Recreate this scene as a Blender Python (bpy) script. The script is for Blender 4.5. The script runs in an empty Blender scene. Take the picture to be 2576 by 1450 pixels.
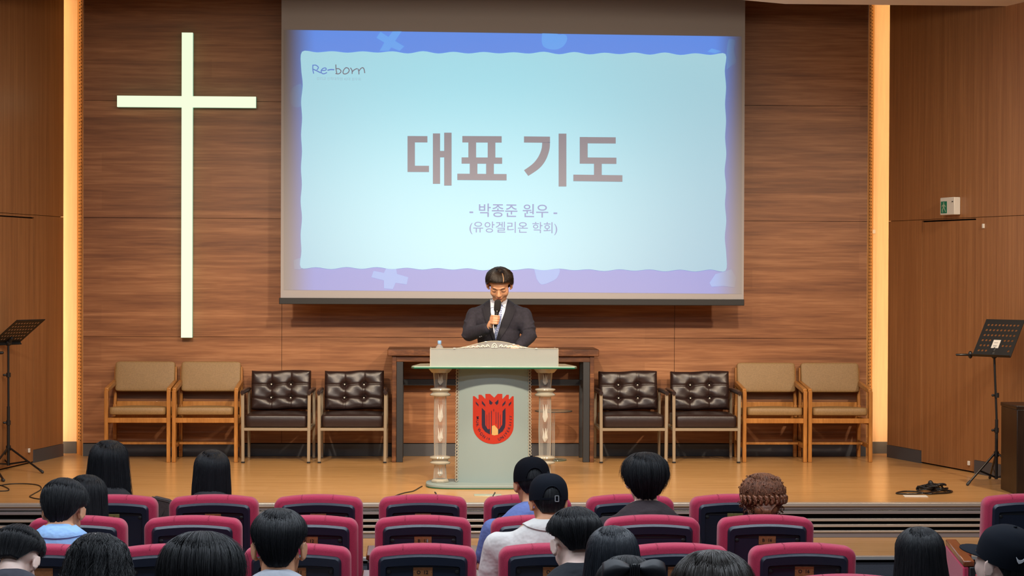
import bpy, bmesh, math, random
import numpy as np
from mathutils import Vector, Matrix, Euler, Quaternion
PI = math.pi
V = Vector
rnd = random.Random(7)
scene = bpy.context.scene
COL = scene.collection
# ------------------------------------------------------------------ camera
F_PX, CXP, CYP = 4930.0, 1288.0, 725.0
ZC = 1.647
YAW, PITCH, ROLL = math.radians(2.42), math.atan(48 / 4930), math.radians(0.235)
_f = V((math.sin(YAW) * math.cos(PITCH), math.cos(YAW) * math.cos(PITCH), -math.sin(PITCH)))
_h = V((math.cos(YAW), -math.sin(YAW), 0))
_u = _h.cross(_f)
CR = _h * math.cos(ROLL) + _u * math.sin(ROLL)
CU = _u * math.cos(ROLL) - _h * math.sin(ROLL)
CAM = V((0, 0, ZC))
cam = bpy.data.objects.new('camera', bpy.data.cameras.new('camera'))
COL.objects.link(cam)
m = Matrix.Identity(4)
for i in range(3):
    m[i][0], m[i][1], m[i][2], m[i][3] = CR[i], CU[i], -_f[i], CAM[i]
cam.matrix_world = m
cam.data.sensor_width = 36.0
cam.data.lens = 36.0 * F_PX / 2576.0
cam.data.clip_end = 200
scene.camera = cam
scene.view_settings.view_transform = 'Standard'
scene.view_settings.look = 'None'
scene.view_settings.gamma = 1.0
scene.view_settings.use_curve_mapping = False
scene.view_settings.exposure = 0.0
scene.cycles.caustics_reflective = False; scene.cycles.caustics_refractive = False
# ------------------------------------------------------------------ world and lamps
w = bpy.data.worlds.new('world'); scene.world = w; w.use_nodes = True
w.node_tree.nodes['Background'].inputs[0].default_value = (1.0, 0.86, 0.72, 1)
w.node_tree.nodes['Background'].inputs[1].default_value = 0.07

def lamp(kind, name, loc, target, energy, color, **kw):
    l = bpy.data.lights.new(name, kind)
    l.energy = energy; l.color = color
    for k, v in kw.items(): setattr(l, k, v)
    o = bpy.data.objects.new(name, l); COL.objects.link(o)
    o.location = loc
    d = V(target) - V(loc)
    o.rotation_euler = d.to_track_quat('-Z', 'Y').to_euler()
    return o
WARM = (1.0, 0.80, 0.58)
for sx, tx, e in ((-4.6, -2.6, 330), (-2.0, -1.1, 330), (0.3, 0.2, 360), (2.4, 1.5, 330), (4.9, 3.3, 330)):
    lamp('SPOT', 'stage_spot', (sx, 11.6, 3.55), (tx, 16.2, 0.35), e * 1.75, WARM, spot_size=math.radians(66), spot_blend=1.0, shadow_soft_size=0.10)
lamp('AREA', 'stage_wash', (0.2, 13.6, 3.65), (0.2, 14.9, 0), 130, (1.0, 0.80, 0.58), shape='RECTANGLE', size=7.0, size_y=0.4)
for yy, e in ((9.6, 210), (6.8, 190), (3.8, 90)):
    lamp('AREA', 'hall_light', (0.0, yy, 3.6), (0.0, yy, 0), e, (0.80, 0.90, 1.0), shape='RECTANGLE', size=8.0, size_y=0.5)
# ------------------------------------------------------------------ picture to place
def ray(px, py):
    return (_f + CR * ((px - CXP) / F_PX) - CU * ((py - CYP) / F_PX))
def atY(px, py, Y):
    d = ray(px, py); return CAM + d * (Y / d.y)
def atZ(px, py, Z=0.0):
    d = ray(px, py); return CAM + d * ((Z - ZC) / d.z)
def hit(px, py, p0, n):
    d = ray(px, py); return CAM + d * ((V(p0) - CAM).dot(n) / d.dot(n))
# ------------------------------------------------------------------ mesh builder
class MB:
    def __init__(s): s.v = []; s.f = []
    def add(s, vs, fs):
        k = len(s.v); s.v += [tuple(a) for a in vs]; s.f += [tuple(i + k for i in g) for g in fs]; return s
    def box(s, c, d, R=None):
        x, y, z = d[0] / 2, d[1] / 2, d[2] / 2
        vs = [V((a, b, e)) for a in (-x, x) for b in (-y, y) for e in (-z, z)]
        if R is not None: vs = [R @ q for q in vs]
        c = V(c); vs = [q + c for q in vs]
        return s.add(vs, [(0, 1, 3, 2), (4, 6, 7, 5), (0, 4, 5, 1), (2, 3, 7, 6), (0, 2, 6, 4), (1, 5, 7, 3)])
    def bb(s, x0, x1, y0, y1, z0, z1):
        return s.box(((x0 + x1) / 2, (y0 + y1) / 2, (z0 + z1) / 2), (abs(x1 - x0), abs(y1 - y0), abs(z1 - z0)))
    def bar(s, p0, p1, w, h, up=(0, 0, 1)):
        p0, p1 = V(p0), V(p1); d = (p1 - p0); L = d.length; d.normalize()
        x = d.cross(V(up))
        if x.length < 1e-4: x = d.cross(V((0, 1, 0)))
        x.normalize(); z = x.cross(d)
        R = Matrix((x, d, z)).transposed()
        return s.box((p0 + p1) / 2, (w, L, h), R)
    def rings(s, rs, cap0=True, cap1=True, closed=False):
        n = len(rs[0]); k = len(s.v); fs = []
        for r in rs: s.v += [tuple(a) for a in r]
        m_ = len(rs)
        for i in range(m_ if closed else m_ - 1):
            a, b = k + i * n, k + ((i + 1) % m_) * n
            for j in range(n): fs.append((a + j, a + (j + 1) % n, b + (j + 1) % n, b + j))
        if not closed:
            if cap0: fs.append(tuple(k + j for j in reversed(range(n))))
            if cap1: fs.append(tuple(k + (m_ - 1) * n + j for j in range(n)))
        s.f += fs; return s
    def tube(s, pts, r, seg=10, closed=False, flat=1.0, up=None):
        pts = [V(p) for p in pts]; n = len(pts)
        rr = r if isinstance(r, (list, tuple)) else [r] * n
        rs = []; prev = None
        for i, p in enumerate(pts):
            if closed: t = pts[(i + 1) % n] - pts[i - 1]
            else: t = pts[min(i + 1, n - 1)] - pts[max(i - 1, 0)]
            if t.length < 1e-9: t = V((0, 0, 1))
            t.normalize()
            if prev is None:
                a = V(up) if up else (V((0, 0, 1)) if abs(t.z) < .9 else V((1, 0, 0)))
                x = t.cross(a).normalized()
            else:
                x = prev - t * prev.dot(t)
                x = x.normalized() if x.length > 1e-6 else t.orthogonal().normalized()
            prev = x; y = t.cross(x)
            rs.append([p + x * (math.cos(q * 2 * PI / seg) * rr[i]) + y * (math.sin(q * 2 * PI / seg) * rr[i] * flat) for q in range(seg)])
        return s.rings(rs, closed=closed)
    def lathe(s, prof, c=(0, 0, 0), seg=24, R=None, sx=1.0, sy=1.0):
        c = V(c); rs = []
        for r, z in prof:
            ring = [V((math.cos(q * 2 * PI / seg) * r * sx, math.sin(q * 2 * PI / seg) * r * sy, z)) for q in range(seg)]
            if R is not None: ring = [R @ a for a in ring]
            rs.append([a + c for a in ring])
        return s.rings(rs)
    def ell(s, c, r, R=None, nu=20, nv=12):
        pr = []
        c = V(c); rs = []
        for i in range(1, nv):
            th = PI * i / nv - PI / 2
            ring = [V((r[0] * math.cos(th) * math.cos(q * 2 * PI / nu), r[1] * math.cos(th) * math.sin(q * 2 * PI / nu), r[2] * math.sin(th))) for q in range(nu)]
            if R is not None: ring = [R @ a for a in ring]
            rs.append([a + c for a in ring])
        return s.rings(rs)
    def cap(s, p0, p1, r0, r1, seg=16):
        p0, p1 = V(p0), V(p1); d = (p1 - p0).normalized(); pts = []; rr = []
        for q in (-1, -.85, -.5): pts.append(p0 + d * (q * r0)); rr.append(r0 * math.sqrt(max(1 - q * q, .004)))
        pts.append(p0); rr.append(r0); pts.append(p1); rr.append(r1)
        for q in (.5, .85, 1): pts.append(p1 + d * (q * r1)); rr.append(r1 * math.sqrt(max(1 - q * q, .004)))
        return s.tube(pts, rr, seg)
    def chain(s, pts, rr, seg=14):
        for i in range(len(pts) - 1): s.cap(pts[i], pts[i + 1], rr[i], rr[i + 1], seg)
        return s
    def prism(s, poly, n, th):
        """poly: 3D points of a flat outline; thickness th along n"""
        k = len(s.v); n = V(n) * th; N = len(poly)
        s.v += [tuple(V(p)) for p in poly] + [tuple(V(p) + n) for p in poly]
        s.f.append(tuple(k + j for j in range(N))); s.f.append(tuple(k + N + j for j in reversed(range(N))))
        for j in range(N): s.f.append((k + (j + 1) % N, k + j, k + N + j, k + N + (j + 1) % N))
        return s
    def build(s, name, mat=None, parent=None, smooth=False, bevel=0, ang=35, seg=2, M=None, kind=None, label=None, sub=0):
        me = bpy.data.meshes.new(name)
        me.from_pydata(s.v, [], s.f); 
        if M is not None: me.transform(M)
        bm = bmesh.new(); bm.from_mesh(me); bmesh.ops.recalc_face_normals(bm, faces=bm.faces); bm.to_mesh(me); bm.free()
        me.update()
        if mat: me.materials.append(mat)
        if smooth:
            me.shade_smooth()
            if ang < 180: me.set_sharp_from_angle(angle=math.radians(ang))
        o = bpy.data.objects.new(name, me); COL.objects.link(o)
        if parent: o.parent = parent
        if bevel:
            b = o.modifiers.new('bevel', 'BEVEL'); b.width = bevel; b.segments = seg; b.limit_method = 'ANGLE'; b.angle_limit = math.radians(40)
            if not smooth: me.shade_smooth(); me.set_sharp_from_angle(angle=math.radians(50))
        if sub:
            b = o.modifiers.new('sub', 'SUBSURF'); b.levels = sub; b.render_levels = sub
        if kind: o['kind'] = kind
        if label: o['label'] = label
        return o

def remesh(mb, name, mat, parent=None, voxel=.01, smooth=4, factor=.5, fn=None, label=None):
    me = bpy.data.meshes.new(name); me.from_pydata(mb.v, [], mb.f)
    bm = bmesh.new(); bm.from_mesh(me)
    bmesh.ops.recalc_face_normals(bm, faces=bm.faces); bm.to_mesh(me); bm.free()
    o = bpy.data.objects.new(name, me); COL.objects.link(o)
    r = o.modifiers.new('r', 'REMESH'); r.mode = 'VOXEL'; r.voxel_size = voxel
    if smooth:
        q = o.modifiers.new('s', 'SMOOTH'); q.factor = factor; q.iterations = smooth
    dg = bpy.context.evaluated_depsgraph_get()
    me2 = bpy.data.meshes.new_from_object(o.evaluated_get(dg))
    o.modifiers.clear(); o.data = me2; bpy.data.meshes.remove(me)
    me2.name = name
    if fn: 
        n = len(me2.vertices); co = np.empty(n * 3); me2.vertices.foreach_get('co', co); co = fn(co.reshape(-1, 3)); me2.vertices.foreach_set('co', co.ravel()); me2.update()
    me2.materials.clear()
    if isinstance(mat, (list, tuple)):
        for q in mat: me2.materials.append(q)
    else: me2.materials.append(mat)
    me2.shade_smooth()
    if parent: o.parent = parent
    if label: o['label'] = label
    return o

def tag(o, label, cat, group=None):
    o['label'] = label; o['category'] = cat
    if group: o['group'] = group
    return o
def thing(name, label, cat, loc=(0, 0, 0), rz=0, group=None):
    o = bpy.data.objects.new(name, None); COL.objects.link(o); o.location = loc; o.rotation_euler = (0, 0, rz)
    o.empty_display_size = .1
    return tag(o, label, cat, group)
def dup(root, loc=None, rz=None, label=None, group=None):
    def cp(o, par):
        c = o.copy(); COL.objects.link(c)
        if par is not None: c.parent = par
        for ch in o.children: cp(ch, c)
        return c
    r = cp(root, None)
    if loc is not None: r.location = loc
    if rz is not None: r.rotation_euler = (0, 0, rz)
    if label: r['label'] = label
    if group: r['group'] = group
    return r
_tc = {}
def text_geo(txt, size=1.0, bold=0.0):
    """mesh of a line of writing centred on the origin in the XY plane"""
    key = (txt, bold)
    if key not in _tc:
        cu = bpy.data.curves.new('txt', 'FONT'); cu.body = txt; cu.align_x = 'CENTER'; cu.align_y = 'CENTER'; cu.size = 1; cu.offset = bold; cu.resolution_u = 4
        o = bpy.data.objects.new('txt', cu); COL.objects.link(o)
        me = bpy.data.meshes.new_from_object(o.evaluated_get(bpy.context.evaluated_depsgraph_get()))
        vs = [v.co.copy() for v in me.vertices]; fs = [tuple(p.vertices) for p in me.polygons]
        bpy.data.objects.remove(o); bpy.data.curves.remove(cu); bpy.data.meshes.remove(me)
        if vs:
            x0, x1 = min(v.x for v in vs), max(v.x for v in vs); y0, y1 = min(v.y for v in vs), max(v.y for v in vs)
            c = V(((x0 + x1) / 2, (y0 + y1) / 2, 0)); vs = [v - c for v in vs]
            _tc[key] = (vs, fs, x1 - x0, y1 - y0)
        else: _tc[key] = ([], [], 1, 1)
    return _tc[key]
def add_text(mb, txt, c, xa, ya, width=None, height=None, bold=0.0):
    vs, fs, w0, h0 = text_geo(txt, 1, bold)
    sx = (width / w0) if width else None; sy = (height / h0) if height else None
    sx = sx or sy; sy = sy or sx
    c, xa, ya = V(c), V(xa), V(ya)
    mb.add([c + xa * (v.x * sx) + ya * (v.y * sy) for v in vs], fs)
# ------------------------------------------------------------------ materials
def newmat(name):
    m = bpy.data.materials.new(name); m.use_nodes = True
    return m, m.node_tree.nodes, m.node_tree.links, m.node_tree.nodes['Principled BSDF']
def srgb(r, g, b):
    f = lambda c: (c / 255 / 12.92) if c / 255 <= .04045 else ((c / 255 + .055) / 1.055) ** 2.4
    return (f(r), f(g), f(b), 1)
def mat(name, col, rough=.5, metal=0, var=0, vscale=40, bump=0, bscale=200, spec=.5, coat=0, trans=0, ior=1.45, emit=None, es=0, sheen=0, sss=0, stretch=None, bdist=.01):
    m, N, L, B = newmat(name)
    col = col if len(col) == 4 else (*col, 1)
    B.inputs['Base Color'].default_value = col; B.inputs['Roughness'].default_value = rough; B.inputs['Metallic'].default_value = metal
    B.inputs['Specular IOR Level'].default_value = spec; B.inputs['Coat Weight'].default_value = coat
    B.inputs['Transmission Weight'].default_value = trans; B.inputs['IOR'].default_value = ior
    B.inputs['Sheen Weight'].default_value = sheen
    if sss: B.inputs['Subsurface Weight'].default_value = sss; B.inputs['Subsurface Radius'].default_value = (.02, .008, .004); B.inputs['Subsurface Scale'].default_value = .5
    if emit: B.inputs['Emission Color'].default_value = (*emit[:3], 1); B.inputs['Emission Strength'].default_value = es
    if var or bump:
        tc = N.new('ShaderNodeTexCoord'); mp = N.new('ShaderNodeMapping'); L.new(tc.outputs['Object'], mp.inputs[0])
        if stretch: mp.inputs['Scale'].default_value = stretch
    if var:
        n = N.new('ShaderNodeTexNoise'); n.inputs['Scale'].default_value = vscale; n.inputs['Detail'].default_value = 4; L.new(mp.outputs[0], n.inputs[0])
        r = N.new('ShaderNodeValToRGB'); L.new(n.outputs[0], r.inputs[0])
        r.color_ramp.elements[0].position = .3; r.color_ramp.elements[1].position = .7
        r.color_ramp.elements[0].color = tuple(c * (1 - var) for c in col[:3]) + (1,)
        r.color_ramp.elements[1].color = tuple(min(c * (1 + var), 1) for c in col[:3]) + (1,)
        L.new(r.outputs[0], B.inputs['Base Color'])
    if bump:
        n = N.new('ShaderNodeTexNoise'); n.inputs['Scale'].default_value = bscale; n.inputs['Detail'].default_value = 3; L.new(mp.outputs[0], n.inputs[0])
        b = N.new('ShaderNodeBump'); b.inputs['Strength'].default_value = bump; b.inputs['Distance'].default_value = bdist; L.new(n.outputs[0], b.inputs['Height']); L.new(b.outputs[0], B.inputs['Normal'])
    return m
def wood(name, c0, c1, c2, stretch, scale=1.0, rough=.45, rot=(0, 0, 0), spec=.4, coat=0, patch=None, contrast=1.0, fine=.35):
    """laminate or solid timber: long wavering grain along the axis stretched least"""
    m, N, L, B = newmat(name)
    tc = N.new('ShaderNodeTexCoord'); mp = N.new('ShaderNodeMapping'); L.new(tc.outputs['Object'], mp.inputs[0])
    mp.inputs['Scale'].default_value = stretch; mp.inputs['Rotation'].default_value = rot
    n = N.new('ShaderNodeTexNoise'); n.inputs['Scale'].default_value = scale; n.inputs['Detail'].default_value = 7; n.inputs['Roughness'].default_value = .62; n.inputs['Distortion'].default_value = .55
    L.new(mp.outputs[0], n.inputs[0])
    mp2 = N.new('ShaderNodeMapping'); L.new(tc.outputs['Object'], mp2.inputs[0]); mp2.inputs['Scale'].default_value = tuple(q * 5.5 for q in stretch); mp2.inputs['Rotation'].default_value = rot
    n2 = N.new('ShaderNodeTexNoise'); n2.inputs['Scale'].default_value = scale; n2.inputs['Detail'].default_value = 5; L.new(mp2.outputs[0], n2.inputs[0])
    mx = N.new('ShaderNodeMix'); mx.inputs[0].default_value = fine; L.new(n.outputs[0], mx.inputs[2]); L.new(n2.outputs[0], mx.inputs[3])
    r = N.new('ShaderNodeValToRGB'); L.new(mx.outputs[0], r.inputs[0])
    e = r.color_ramp.elements; d = .17 / contrast
    e[0].position = .5 - d; e[0].color = c0; e[1].position = .5 + d; e[1].color = c2
    q = e.new(.5); q.color = c1
    out = r.outputs[0]
    if patch:
        br = N.new('ShaderNodeTexBrick'); mp3 = N.new('ShaderNodeMapping'); L.new(tc.outputs['Object'], mp3.inputs[0]); mp3.inputs['Rotation'].default_value = patch.get('rot', (0, 0, 0))
        br.inputs['Color1'].default_value = (1, 1, 1, 1); br.inputs['Color2'].default_value = patch['c']; br.inputs['Mortar'].default_value = patch.get('m', (.6, .6, .6, 1))
        br.inputs['Scale'].default_value = 1; br.inputs['Brick Width'].default_value = patch['w']; br.inputs['Row Height'].default_value = patch['h']; br.inputs['Mortar Size'].default_value = patch.get('ms', .001)
        br.inputs['Bias'].default_value = 0
        L.new(mp3.outputs[0], br.inputs[0])
        mu = N.new('ShaderNodeMix'); mu.data_type = 'RGBA'; mu.blend_type = 'MULTIPLY'; mu.inputs[0].default_value = 1; L.new(out, mu.inputs[6]); L.new(br.outputs[0], mu.inputs[7]); out = mu.outputs[2]
    L.new(out, B.inputs['Base Color'])
    B.inputs['Roughness'].default_value = rough; B.inputs['Specular IOR Level'].default_value = spec; B.inputs['Coat Weight'].default_value = coat; B.inputs['Coat Roughness'].default_value = .15
    b = N.new('ShaderNodeBump'); b.inputs['Strength'].default_value = .08; b.inputs['Distance'].default_value = .004; L.new(n2.outputs[0], b.inputs['Height']); L.new(b.outputs[0], B.inputs['Normal'])
    return m
M = {}
M['wall'] = wood('wall_laminate', srgb(114, 71, 46), srgb(149, 100, 66), srgb(182, 131, 92), (.55, 1, 11), 1.0, .42, patch=dict(w=1.9, h=.165, c=(.86, .84, .82, 1), m=(.95, .95, .95, 1), ms=.0, rot=(PI / 2, 0, 0)))
M['wallv'] = wood('side_wall_laminate', srgb(134, 90, 56), srgb(150, 104, 66), srgb(168, 120, 78), (26, 26, .5), 1.0, .4)
M['floor'] = wood('stage_floor_laminate', srgb(176, 133, 82), srgb(197, 152, 98), srgb(210, 166, 111), (1.3, 16, 1), 1.0, .22, patch=dict(w=1.2, h=.19, c=(.94, .93, .9, 1), m=(.93, .91, .88, 1), ms=.0006), contrast=.8)
M['dark_gap'] = mat('groove_black', (.01, .008, .006), .9)
M['base'] = mat('grey_vinyl_baseboard', srgb(72, 74, 80), .45)
M['coverlit'] = mat('pale_recess_board', srgb(236, 205, 165), .6, var=.05, vscale=6, stretch=(8, 8, .5))
M['perf'] = mat('perforated_board', srgb(205, 150, 85), .6)
M['hole'] = mat('perforation_black', (.03, .015, .005), .9)
M['ceil'] = mat('painted_ceiling', srgb(240, 234, 226), .9)
M['alu'] = mat('brushed_aluminium', srgb(200, 196, 190), .35, .6, var=.08, vscale=5, stretch=(.3, 30, 30))
M['greyface'] = mat('grey_fascia', srgb(138, 134, 138), .5, .2)
M['carpet'] = mat('dark_grey_carpet', srgb(70, 72, 80), .95, var=.15, vscale=150)
M['black'] = mat('black_paint', (.012, .012, .013), .45)
M['blackgloss'] = mat('black_gloss', (.01, .01, .011), .22)
M['steel'] = mat('steel', (.55, .55, .55), .25, 1)
M['white'] = mat('white_plastic', srgb(215, 212, 205), .5)

# ------------------------------------------------------------------ the room
YW = 17.2
ZTOP = 4.75
xl, xr = atY(210, 600, YW).x, atY(2181, 600, YW).x
gz = [0.0] + [atY(1080, y, YW).z for y in (849.5, 552, 259)]
gz += [gz[-1] + (gz[-1] - gz[-2]), ZTOP]
gx = [xl, atY(709, 800, YW).x, atY(1697, 800, YW).x, xr]
G = .0035
b = MB()
for i in range(3):
    for j in range(5):
        z0 = gz[j] + G / 2 if j else .115
        b.bb(gx[i] + (G / 2 if i else 0), gx[i + 1] - (G / 2 if i < 2 else 0), YW, YW + .02, z0, gz[j + 1] - G / 2)
wb = b.build('wall_back', M['wall'], kind='structure')
MB().bb(xl, xr, YW + .012, YW + .12, 0, ZTOP).build('wall_backing', M['dark_gap'], parent=wb)
MB().bb(xl, xr, YW - .006, YW + .015, 0, .108).build('baseboard_back', M['base'], kind='structure', bevel=.002)
# floors
EDGE = 13.74
b = MB(); b.add([(-7, EDGE, 0), (7, EDGE, 0), (7, 18.6, 0), (-7, 18.6, 0), (-7, EDGE, -.03), (7, EDGE, -.03), (7, 18.6, -.03), (-7, 18.6, -.03)], [(0, 1, 2, 3), (7, 6, 5, 4), (0, 4, 5, 1), (1, 5, 6, 2), (2, 6, 7, 3), (3, 7, 4, 0)])
b.build('floor_stage', M['floor'], kind='structure')
zz = lambda py: atY(1288, py, EDGE).z
ZS = atY(1288, 1354, EDGE).z
b = MB(); b.bb(-7, 7, EDGE - .03, EDGE + .03, -.022, .003); b.build('trim_1', M['alu'], kind='structure', bevel=.003)
b = MB(); b.bb(-7, 7, EDGE - .012, EDGE + .03, zz(1283), -.022); b.bb(-7, 7, EDGE - .02, EDGE + .03, zz(1294), zz(1286.5)); b.bb(-7, 7, EDGE - .012, EDGE + .03, ZS, zz(1342.5))
b.build('trim_2', M['greyface'], kind='structure', bevel=.002)
b = MB(); b.bb(-7, 7, EDGE + .05, EDGE + .08, ZS, -.02); b.build('wall_front', M['dark_gap'], kind='structure')
for i, (a, c) in enumerate(((1306, 1312.5), (1320.5, 1327), (1336, 1341))):
    b = MB(); b.bb(-7, 7, EDGE - .022, EDGE + .02, zz(c), zz(a)); b.bb(-7, 7, EDGE - .015, EDGE - .011, zz(1287), zz(1284)); b.build('trim_%d' % (3 + i), M['alu'], kind='structure', bevel=.002)
YS = 12.82
ZH = -.483
MB().bb(-7, 7, YS, EDGE + .06, ZS - .04, ZS).build('floor_step', M['floor'], kind='structure')
MB().bb(-7, 7, YS - .03, YS + .02, ZS - .02, ZS + .004).build('trim_6', M['alu'], kind='structure', bevel=.003)
MB().bb(-7, 7, YS, YS + .05, ZH, ZS - .02).build('wall_step', M['carpet'], kind='structure')
MB().bb(-7, 7, -3, YS + .02, ZH - .05, ZH).build('floor_hall', M['carpet'], kind='structure')

# side walls: two glowing recesses, then splayed panelling with a flush door
def side(sgn, pin, pout, p_lit, name):
    """pin: inner end of the splayed wall on the floor, pout: far point towards the hall, p_lit: inner end of the lit board"""
    d = (pout - pin).normalized(); n = V((-d.y, d.x, 0));
    if n.x * sgn > 0: n = -n            # towards the stage
    return d, n
def vwall(o, d, n, u0, u1, z0, z1, t=.04):
    P = lambda u, z: o + d * u + V((0, 0, z))
    return [P(u0, z0), P(u1, z0), P(u1, z1), P(u0, z1)], -n, t
R0 = atZ(2232, 1150.5); R1 = atZ(2555, 1211)
rd, rn = side(1, R0, R1, None, 'right')
L0 = atZ(158.5, 1148)
ld = V((-math.sin(math.radians(12.5)), -math.cos(math.radians(12.5)), 0)); ln = V((ld.y, -ld.x, 0))
if ln.x < 0: ln = -ln
def useg(px, py, o, d, n):
    p = hit(px, py, o, n); return (p - o).dot(d), p.z
# right wall
zdoor = useg(2400, 556, R0, rd, rn)[1]
ud0 = useg(2318, 900, R0, rd, rn)[0]; ud1 = useg(2452.5, 900, R0, rd, rn)[0]
zg = useg(2280, 555, R0, rd, rn)[1]
g = .004
def panel(b, o, d, n, u0, u1, z0, z1, t=.02):
    poly, nn, tt = vwall(o, d, n, u0, u1, z0, z1, t); b.prism(poly, nn, tt)
b = MB()
panel(b, R0, rd, rn, 0, ud0 - g, .11, zg - g / 2); panel(b, R0, rd, rn, ud1 + g, 9, .11, zg - g / 2)
panel(b, R0, rd, rn, 0, 9, zg + g / 2, ZTOP); panel(b, R0, rd, rn, ud0 - g, ud1 + g, zdoor + .012, zg - g / 2)
wr = b.build('wall_right', M['wallv'], kind='structure')
b = MB(); panel(b, R0 - rn * .035, rd, rn, -.02, 9, 0, ZTOP, .05); b.build('wall_backing', M['dark_gap'], parent=wr)
b = MB(); panel(b, R0 - rn * .004, rd, rn, ud0, ud1, .012, zdoor); b.build('door_1', M['wallv'], kind='structure', bevel=.002)
for k, (a, c) in enumerate(((0, ud0 - g), (ud1 + g, 9))):
    b = MB(); panel(b, R0 + rn * .004, rd, rn, a, c, 0, .108, .03); b.build('baseboard_right', M['base'], kind='structure')
# left wall
b = MB()
zgl = useg(60, 545.5, L0, ld, ln)[1]; ul0 = useg(85, 900, L0, ld, ln)[0]; ul1 = ul0 + .95; zdl = useg(50, 548, L0, ld, ln)[1] 
zgl = zdl + .03
panel(b, L0, ld, ln, 0, ul0 - g, .11, zgl - g / 2); panel(b, L0, ld, ln, ul1 + g, 9, .11, zgl - g / 2)
panel(b, L0, ld, ln, 0, 9, zgl + g / 2, ZTOP); panel(b, L0, ld, ln, ul0 - g, ul1 + g, zdl + .01, zgl - g / 2)
wl = b.build('wall_left', M['wallv'], kind='structure')
b = MB(); panel(b, L0 - ln * .035, ld, ln, -.02, 9, 0, ZTOP, .05); b.build('wall_backing', M['dark_gap'], parent=wl)
b = MB(); panel(b, L0 - ln * .004, ld, ln, ul0, ul1, .012, zdl); b.build('door_2', M['wallv'], kind='structure', bevel=.002)
for k, (a, c) in enumerate(((0, ul0 - g), (ul1 + g, 9))):
    b = MB(); panel(b, L0 + ln * .004, ld, ln, a, c, 0, .108, .03); b.build('baseboard_left', M['base'], kind='structure')
# light coves: perforated return of the back wall, lit board set back, lamp behind the side wall's edge
YB = YW + .30
def cove(s, xw, pin, pxp, pxl, nm):
    xa = atY(pxp, 700, YB - .04).x            # meeting of perforated return and lit board
    b = MB(); xw = xw + s * .005; b.prism([V((xw, YW, 0)), V((xa, YB - .04, 0)), V((xa, YB - .04, ZTOP)), V((xw, YW, ZTOP))], V((s, 0, 0)) * -1, .004)
    p = b.build('trim_7' if s < 0 else 'trim_8', M['perf'], kind='structure')
    b = MB()
    for row in (.32, .62):
        x = xw + (xa - xw) * row; y = YW + (YB - .04 - YW) * row
        for k in range(150):
            z = .13 + k * .03
            dv = V((xa - xw, YB - .04 - YW, 0)).normalized(); p_ = V((x + s * .0012, y, z)); b.bar(p_ - dv * .013, p_ + dv * .013, .002, .009)
    q = b.build('perforation', M['hole'], parent=p); q['kind'] = 'stuff'
    xo = pin.x + s * .35
    b = MB(); b.bb(min(xa, xo), max(xa, xo), YB - .04, YB + .02, 0, ZTOP)
    b.build('trim_9' if s < 0 else 'trim_10', M['coverlit'], kind='structure')
    b = MB(); b.bb(min(xa, xo), max(xa, xo), YB - .05, YB - .035, 0, .105); b.build('baseboard_cove', M['base'], kind='structure')
    # warm strip lamp standing behind the free edge of the side wall
    lx, ly = pin.x + s * .07, pin.y + .03
    l = lamp('AREA', 'cove_lamp', (lx, ly, 2.3), (xa + s * .02, YB, 2.3), 46, (1.0, .60, .27), shape='RECTANGLE', size=.035, size_y=4.5)
    dd = (V((xa + s * .02, YB, 2.3)) - V((lx, ly, 2.3))).normalized()
    zz_ = V((0, 0, 1)); l.rotation_euler = Matrix((zz_.cross(-dd).normalized(), zz_, -dd)).transposed().to_euler()
    b = MB(); b.bb(lx - .012, lx + .012, ly + .0, ly + .012, .02, 4.6)
cove(1, xr, R0, 2196, None, 'r')
cove(-1, xl, L0, 193.5, None, 'l')
# ceiling above the hall with its cut back edge, and the dark stage loft behind
YC = 15.3
zc = atY(2200, 11, YC).z
def cpt(px, py):
    p = atZ(px, py, zc); return p
a1, a2 = cpt(1975, 10), cpt(1868, 0)
x1 = a1.x; x2 = a2.x; y2 = a2.y
dx, dy = x2 - x1, y2 - a1.y
k = 3.0
c1 = V((x1 + dx * k, a1.y + dy * k, zc))
b = MB()
b.prism([V((x1, a1.y, zc)), V((7, a1.y, zc)), V((7, -3, zc)), V((c1.x, -3, zc)), c1], V((0, 0, 1)), .12)
b.build('ceiling', M['ceil'], kind='structure')
mx_ = -c1.x
b = MB()
b.prism([V((-x1 - .1, a1.y, zc)), V((-7, a1.y, zc)), V((-7, -3, zc)), V((-c1.x, -3, zc)), V((-c1.x, c1.y, zc))], V((0, 0, 1)), .12)
b.prism([V((-c1.x, c1.y, zc)), V((c1.x, c1.y, zc)), V((c1.x, -3, zc)), V((-c1.x, -3, zc))], V((0, 0, 1)), .12)
b.build('ceiling_left', M['ceil'], kind='structure')
MB().bb(-7, 7, 8, 18.6, ZTOP, ZTOP + .05).build('ceiling_loft', M['black'], kind='structure')
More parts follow.
